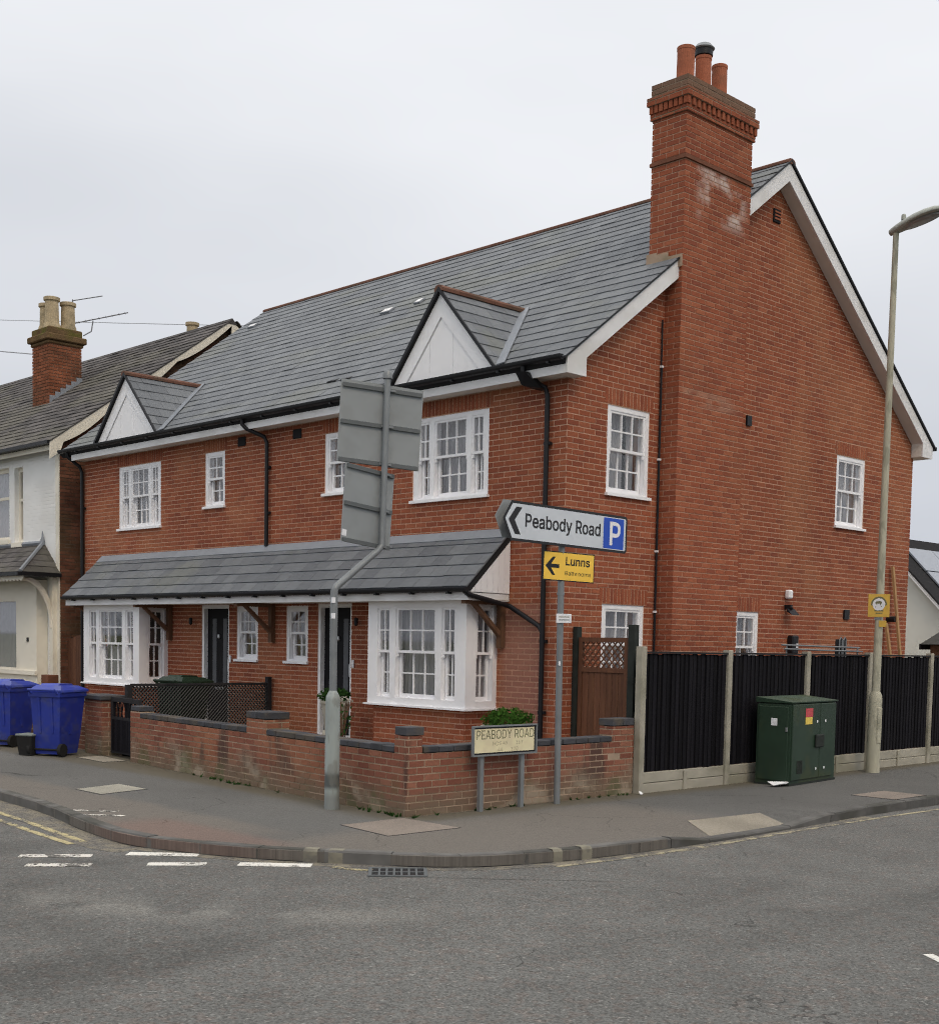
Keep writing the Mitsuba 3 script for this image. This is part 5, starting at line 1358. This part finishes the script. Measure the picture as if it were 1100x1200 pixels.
put(S + '__emblem', MB().prism(wf, unary_union([Polygon([(-.045, 2.57), (.05, 2.57), (.05, 2.595), (.025, 2.61), (-.02, 2.61), (-.045, 2.595)]), rect(-.035, 2.555, -.02, 2.57), rect(.02, 2.555, .035, 2.57), rect(-.05, 2.515, -.03, 2.53), rect(.03, 2.53, .055, 2.54)]), .0025, .0035), 'm_text_grey')
put(S + '__mark', MB().prism(wf, unary_union([rect(-.06, 2.455, .075, 2.475), rect(-.04, 2.42, .06, 2.435)]), .001, .002), 'm_text_grey')
put(k + '__yellow_tag', MB().box(wf, .015, .125, 2.22, 2.315, -.004, .0), 'm_watch_yellow'); put(k + '__bracket', MB().box(wf, -.06, .05, 2.33, 2.36, -.02, -.005), 'm_galv')

k = thing('sign_post', 'grey cranked post carrying the backs of two road signs', 'road sign')
qx, qy = .17, -3.93
m = MB().lathe((qx, qy, 0), [(.085, -.05), (.084, 0), (.080, 1.20), (.074, 1.25), (.042, 1.31)], 24); put(k + '__base', m, 'm_post', smooth=40)
put(k + '__column', MB().tube([(qx, qy, 1.27), (qx, qy, 2.40), (qx, qy + .03, 2.45), (qx, -3.30, 2.89), (qx, -3.255, 2.95), (qx - .005, -3.25, 3.1), (qx - .02, -3.19, 4.84)], [.042, .042, .040, .036, .036, .036, .036], 18), 'm_galv', smooth=40)
put(k + '__cap', MB().lathe((qx - .02, -3.19, 0), [(.055, 4.80), (.055, 4.86), (.03, 4.89), (0, 4.89)], 14), 'm_galv', smooth=40)
put(k + '__sticker', MB().box(F((qx + .044, qy, 0), (.15, 1, 0), (0, 0, 1)), -.05, -.012, 2.27, 2.33, -.03, .0), 'm_sign_white'); put(k + '__sticker', MB().box(F((qx + .044, qy, 0), (.15, 1, 0), (0, 0, 1)), -.05, -.012, 2.10, 2.16, -.03, .0), 'm_sign_white')


def sign_back(ang, s, z, w, h, ro, rails, xoff):
    t = math.radians(ang); d = A(math.sin(t), math.cos(t), 0); kz = A(0, 0, 1.); r = math.radians(ro)
    d2, k2 = d * math.cos(r) + kz * math.sin(r), -d * math.sin(r) + kz * math.cos(r)
    fr = F(A(qx, -3.22, 0) + d * s + kz * z, d2, k2); fr.o = fr.o + fr.uc * xoff
    S = put(k + '__sign_plate', MB().box(fr, -w / 2, w / 2, -h / 2, h / 2, -.004, 0), 'm_sign_back', label='unpainted grey back of a road sign plate')
    for b in rails: put(S + '__rail', MB().box(fr, -w / 2 + .02, w / 2 - .02, b - .022, b + .022, .001, .028), 'm_rail_dark')
    for b in rails: put(S + '__clamp', MB().box(fr, -s - .07 + .03, -s + .07 + .03, b - .012, b + .012, .029, .045), 'm_galv')
    return S, fr


sign_back(21.0, -.04, 4.285, .976, .912, -2.9, (.395, -.01, -.43), -.075)
S, fr = sign_back(-4.6, -.194, 3.36, .76, .861, -4.3, (.40, -.01, -.415), -.075)
put(S + '__sticker', MB().box(fr, -.37, -.30, -.37, -.30, .001, .003), 'm_sign_white')

k = thing('direction_sign', 'grey post with white Peabody Road parking sign and yellow sign', 'road sign')
px_, py_ = 1.34, -1.52
put(k + '__post', MB().tube([(px_, py_, -.05), (px_ + .01, py_ - .03, 3.36)], .038, 16), 'm_galv', smooth=40)


def text(fr, s, h, a, b, bold=False, squeeze=1.0, c=.0015):
    t = meshkit.text_mesh(s, h, .001, bold); v = np.array(t.vertices)
    v[:, 0] = v[:, 0] * squeeze + a; v[:, 1] += b; v[:, 2] += c
    return MB().add(fr(v), t.faces)


ang, ro = math.radians(.6), math.radians(-.86)
d = A(math.sin(ang), math.cos(ang), 0); kz = A(0, 0, 1.)
d2, k2 = d * math.cos(ro) + kz * math.sin(ro), -d * math.sin(ro) + kz * math.cos(ro)
fr = F(A(px_, py_, 0) + d * .071 + kz * 3.207, d2, k2); fr.o = fr.o + fr.uc * .07
w, h = 1.983, .442
outer = Polygon([(-w / 2 - .13, .02), (-w / 2 + .0, -h / 2), (w / 2 - .03, -h / 2), (w / 2, -h / 2 + .03), (w / 2, h / 2 - .03), (w / 2 - .03, h / 2), (-w / 2 + .0, h / 2)])
S = put(k + '__direction_panel', MB().prism(fr, outer, -.004, 0), 'm_sign_black', label='white arrow shaped panel reading Peabody Road with blue P')
o2 = F(fr.o + A(0, 0, 0) - fr.uc * .11 + d2 * -.03 + k2 * .025, d2, k2)
put(k + '__rear_panel', MB().prism(o2, outer.buffer(-.012), -.004, 0), 'm_sign_back', label='grey back of the matching rear panel')
put(S + '__face', MB().prism(fr, outer.buffer(-.030, join_style=2), .0004, .0012), 'm_sign_face')
x0 = -w / 2
put(S + '__chevron', MB().prism(fr, Polygon([(x0 - .045, .01), (x0 + .07, .155), (x0 + .165, .155), (x0 + .05, .01), (x0 + .15, -.145), (x0 + .06, -.145)]).buffer(0), .0014, .0024), 'm_sign_black')
put(S + '__lettering', text(fr, 'Peabody Road', .142, x0 + .205, -.048, True, .97), 'm_sign_black', label='black lettering reading Peabody Road')
put(S + '__parking_panel', MB().prism(fr, rect(w / 2 - .435, -h / 2 + .04, w / 2 - .065, h / 2 - .04).buffer(-.012).buffer(.012), .0014, .0022), 'm_sign_blue')
put(S + '__lettering', text(fr, 'P', .265, w / 2 - .352, -.132, True, 1.0, .0024), 'm_sign_white', label='white letter P')
for z in (.10, -.10): put(S + '__rail', MB().box(fr, -.8, .8, z - .02, z + .02, -.03, -.005), 'm_galv')
ang, ro = math.radians(12.), math.radians(-1.3)
d = A(math.sin(ang), math.cos(ang), 0); d2, k2 = d * math.cos(ro) + kz * math.sin(ro), -d * math.sin(ro) + kz * math.cos(ro)
fr = F(A(px_, py_, 0) + d * .06 + kz * 2.76, d2, k2); fr.o = fr.o + fr.uc * .05
w, h = .735, .335
S = put(k + '__yellow_panel', MB().prism(fr, rect(-w / 2, -h / 2, w / 2, h / 2), -.004, 0), 'm_sign_black', label='yellow panel with arrow reading Lunns Bathrooms')
put(S + '__face', MB().prism(fr, rect(-w / 2 + .012, -h / 2 + .012, w / 2 - .012, h / 2 - .012), .0004, .0012), 'm_sign_yellow')
ar = unary_union([Polygon([(-.335, .0), (-.235, .105), (-.195, .105), (-.255, .022), (-.14, .022), (-.14, -.022), (-.255, -.022), (-.195, -.105), (-.235, -.105)])])
put(S + '__arrow', MB().prism(fr, ar, .0014, .0022), 'm_sign_black')
put(S + '__lettering', text(fr, 'Lunns', .092, -.06, .02, True), 'm_sign_black', label='black lettering reading Lunns')
put(S + '__lettering', text(fr, 'Bathrooms', .045, -.06, -.095, False, 1.22), 'm_sign_black', label='small black lettering reading Bathrooms')
fr = yawf(px_, py_, 0, 38); fr.o = fr.o + fr.uc * .075
S = put(k + '__small_plate', MB().rbox(fr, -.05, .125, 2.112, 2.218, -.004, .002, .003), 'm_sign_white', label='small white plate on the post')
put(S + '__mark', MB().box(fr, -.02, .10, 2.178, 2.188, .0022, .003), 'm_text_grey'); put(S + '__mark', MB().box(fr, -.02, .10, 2.142, 2.156, .0022, .003), 'm_sign_back')
put(k + '__sticker', MB().box(fr, -.012, .01, 1.62, 1.67, -.012, -.004), 'm_sign_white')
for z in (2.45, 2.165): put(k + '__clamp', MB().lathe((px_ + .004, py_ - .02, 0), [(.046, z - .015), (.046, z + .015)], 14), 'm_galv', smooth=40)

k = thing('street_nameplate', 'cream street nameplate on two grey posts reading Peabody Road', 'street sign')
fr = F((1.34, -2.41, .787), (0.0, 1, 0), (0, 0, 1))
w, h = .99, .305
fr.o = fr.o + fr.ua * (-.0)
for y in (-2.74, -2.09): put(k + '__post', MB().rbox(W, 1.27, 1.325, y - .028, y + .028, -.05, .90, .006), 'm_galv')
put(k + '__frame', MB().prism(fr, rect(-w / 2 - .016, -h / 2 - .016, w / 2 + .016, h / 2 + .016).difference(rect(-w / 2, -h / 2, w / 2, h / 2)), -.012, .022), 'm_galv')
put(k + '__board', MB().box(fr, -w / 2, w / 2, -h / 2, h / 2, -.010, .0), 'm_sign_black')
put(k + '__plate', MB().box(fr, -w / 2 + .02, w / 2 - .02, -h / 2 + .02, h / 2 - .02, .0005, .004), 'm_plate_cream')
put(k + '__lettering', text(fr, 'PEABODY ROAD', .100, -.455, .018, False, .87, .0045), 'm_text_grey', label='dark lettering reading PEABODY ROAD')
put(k + '__lettering', text(fr, "NOS 49", .042, -.20, -.055, False, 1.15, .0045), 'm_text_faint'); put(k + '__lettering', text(fr, "117", .042, .17, -.055, False, 1.1, .0045), 'm_text_faint')
put(k + '__lettering', text(fr, "44", .042, -.12, -.125, False, 1.1, .0045), 'm_text_faint'); put(k + '__lettering', text(fr, "120", .042, .09, -.125, False, 1.1, .0045), 'm_text_faint')

# cabinet
k = thing('utility_cabinet', 'dark green utility cabinet on the pavement in front of the fence', 'cabinet')
cf = F((1.93, 2.50, 0), (-.10, 1, 0), (0, 0, 1))          # front towards the road
cw, cd, chh = 1.42, .50, 1.13
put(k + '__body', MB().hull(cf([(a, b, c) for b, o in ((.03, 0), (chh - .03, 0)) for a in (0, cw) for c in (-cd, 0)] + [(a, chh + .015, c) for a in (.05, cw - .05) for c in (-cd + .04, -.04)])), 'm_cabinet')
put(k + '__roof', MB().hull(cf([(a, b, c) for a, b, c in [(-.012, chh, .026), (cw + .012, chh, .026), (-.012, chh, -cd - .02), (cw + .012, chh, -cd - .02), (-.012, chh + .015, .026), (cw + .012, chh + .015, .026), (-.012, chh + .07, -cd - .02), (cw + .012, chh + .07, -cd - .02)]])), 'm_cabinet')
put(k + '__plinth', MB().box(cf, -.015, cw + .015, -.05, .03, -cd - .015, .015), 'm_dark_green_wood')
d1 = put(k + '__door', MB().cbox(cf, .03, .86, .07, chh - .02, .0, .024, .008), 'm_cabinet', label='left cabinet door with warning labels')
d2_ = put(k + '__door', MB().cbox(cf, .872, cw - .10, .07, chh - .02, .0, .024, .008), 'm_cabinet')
put(d1 + '__red_label', MB().box(cf, .40, .62, .93, 1.05, .0245, .027), 'm_red_label'); put(d1 + '__yellow_label', MB().box(cf, .40, .61, .83, .928, .0245, .027), 'm_yellow_label')
put(d1 + '__lock_box', MB().rbox(cf, .70, .95, .50, .68, .025, .06, .012), 'm_dark_green_wood')
for a, b in ((.76, .86), (1.02, .86), (.76, .20), (1.02, .20)): put(k + '__fixing', MB().rbox(cf, a - .018, a + .018, b - .018, b + .018, .025, .034, .005), 'm_sign_white')
cs = F(cf([(0, 0, 0)])[0], cf.uc, (0, 0, 1))      # left end
cs.uc = -cf.ua
put(k + '__end_panel', MB().cbox(cs, -cd + .03, -.03, .07, chh - .05, .0, .016, .006), 'm_cabinet')
put(k + '__end_label', MB().box(cs, -.28, -.19, .82, .92, .0165, .019), 'm_sign_white'); put(k + '__end_lock', MB().rbox(cs, -.06, -.03, .74, .80, .0165, .03, .004), 'm_steel')
for i in range(5): put(k + '__vent_slat', MB().box(cf, .18 + .035 * i, .20 + .035 * i, .16, .34, .0245, .030), 'm_dark_green_wood')
for nm, lb_, x, y, s_ in (('litter', 'crumpled white paper on the ground at the left of the green cabinet', 1.86, 2.36, .12), ('litter', 'small white scrap by the first concrete fence post', 1.36, .03, .045)):
    k = newkey(nm)
    q = [(x + s_ * rng.uniform(-.9, .9), y + s_ * 1.3 * rng.uniform(-.9, .9), .004 + .07 * rng.random() * (s_ / .12) ** .5) for _ in range(14)]
    scene[k] = mikit.ply(MB().hull(q).mesh(), 'm_litter'); labels[k] = {'label': lb_, 'category': 'litter'}

# gully grate
k = thing('drain_grate', 'dark iron gully grate in the road against the kerb', 'drain')
c0, c1 = A(2.93, -5.64), A(3.20, -5.33)
d = (c1 - c0) / np.linalg.norm(c1 - c0)
gf = F((*c0, -.099), (d[0], d[1], 0), (-d[1], d[0], 0))
GL, GWd = .44, .34
gf.o = gf.o - gf.ub * 0.36 if (gf.ub[0] * .7 - gf.ub[1] * .7) < 0 else gf.o
put(k + '__pit', MB().box(gf, 0, GL, 0, GWd, .001, .003), 'm_sign_black')
fr_ = MB(); fr_.prism(gf, rect(-.03, -.03, GL + .03, GWd + .03).difference(rect(0, 0, GL, GWd)), .001, .012); put(k + '__frame', fr_, 'm_rail_dark')
for i in range(1, 7): put(k + '__bar', MB().box(gf, GL * i / 7 - .009, GL * i / 7 + .009, 0, GWd, .004, .010), 'm_rail_dark')
put(k + '__bar', MB().box(gf, 0, GL, GWd / 2 - .012, GWd / 2 + .012, .0041, .0105), 'm_rail_dark')

# ------------------------------------------------------------------ plants
def leaves(c, r, n, size, seed, fl=1.0):
    g_ = np.random.default_rng(seed); m = MB()
    for _ in range(n):
        v = g_.normal(size=3); v /= np.linalg.norm(v); v[2] = abs(v[2]) * fl if fl < 1 else v[2]
        p = A(*c) + v * A(*r) * g_.uniform(.55, 1.05)
        a = g_.normal(size=3); a /= np.linalg.norm(a); b = np.cross(a, v + g_.normal(size=3) * .4); b /= np.linalg.norm(b) + 1e-9
        s_ = size * g_.uniform(.6, 1.3)
        m.add([p - a * s_, p + b * s_ * .4, p + a * s_, p - b * s_ * .4], [[0, 1, 2, 3]], (g_.random(), .5))
    return m


def stems(c, n, h, spread, seed, r=.008):
    g_ = np.random.default_rng(seed); m = MB()
    for _ in range(n):
        dx, dy = g_.normal(size=2) * spread
        m.tube([A(*c), A(c[0] + dx * .4, c[1] + dy * .4, c[2] + h * .5), A(c[0] + dx, c[1] + dy, c[2] + h)], [r, r * .8, r * .5], 5)
    return m


k = thing('box_shrub', 'rounded green shrub in a pale pot behind the street nameplate', 'shrub')
put(k + '__pot', MB().lathe((.55, -1.55, 0), [(.0, .35), (.22, .35), (.30, .80), (.335, .82), (.335, .87), (.29, .87), (.27, .82), (0, .82)], 24), 'm_plant_pot', smooth=40)
put(k + '__stem', stems((.55, -1.55, .8), 10, .16, .12, 3), 'm_brown_wood'); put(k + '__leaves', leaves((.55, -1.55, .94), (.31, .31, .15), 1000, .034, 4), 'm_leaf')
k = thing('potted_plant', 'green plant in a tall pale pot beside the right front door', 'plant')
put(k + '__pot', MB().lathe((-4.02, -.62, 0), [(0, .35), (.12, .35), (.20, .90), (.22, .91), (.22, .95), (.18, .95), (.17, .90), (0, .90)], 24), 'm_plant_pot', smooth=40)
put(k + '__stem', stems((-4.02, -.62, .88), 10, .2, .1, 5), 'm_brown_wood'); put(k + '__leaves', leaves((-4.02, -.62, 1.03), (.24, .24, .12), 520, .038, 6), 'm_leaf_dark')
k = thing('bare_plant', 'straggly half bare plant with pale flower heads below the bay window', 'plant')
put(k + '__stem', stems((-3.35, -1.0, .35), 14, .62, .14, 9), 'm_bracket_wood'); put(k + '__leaves', leaves((-3.35, -1.0, .72), (.2, .2, .25), 90, .035, 10), 'm_leaf_dark'); put(k + '__flower_head', leaves((-3.35, -1.0, .98), (.15, .15, .07), 60, .03, 12), 'm_plant_pot')
k = thing('garden_ornament', 'small pale stones and ornaments on the gravel beyond the wall', 'ornament')
for i, (x, y, r_, h_) in enumerate(((-3.75, -.95, .10, .2), (-3.55, -1.1, .08, .15), (-3.1, -1.2, .09, .14))):
    put(k + '__stone', MB().hull([(x + r_ * rng.normal() * .6, y + r_ * rng.normal() * .6, .34 + h_ * rng.random()) for _ in range(16)]), 'm_plant_pot')
m = MB(); g_ = np.random.default_rng(77)
for _ in range(420):
    if g_.random() < .5:
        t = g_.random() * LW; p = WF([(t, 0, .01 + abs(g_.normal()) * .05)])[0]
    else:
        t = g_.random() * LS; p = SF([(t, 0, .01 + abs(g_.normal()) * .05)])[0]
    if g_.random() > meshkit.noise(A(p[0] * 1.3, p[1] * 1.3, 3.1)) * 1.0 - .42: continue
    for _ in range(4):
        a = A(g_.normal() * .03, g_.normal() * .03, g_.uniform(.02, .055)); s_ = A(.008, .008, 0)
        m.add([p - s_, p + s_, p + a], [[0, 1, 2]], (g_.random(), .5))
put('wall_weeds', m, 'm_leaf_dark', kind='stuff', label='small weeds growing along the foot of the garden wall', cat='weeds')
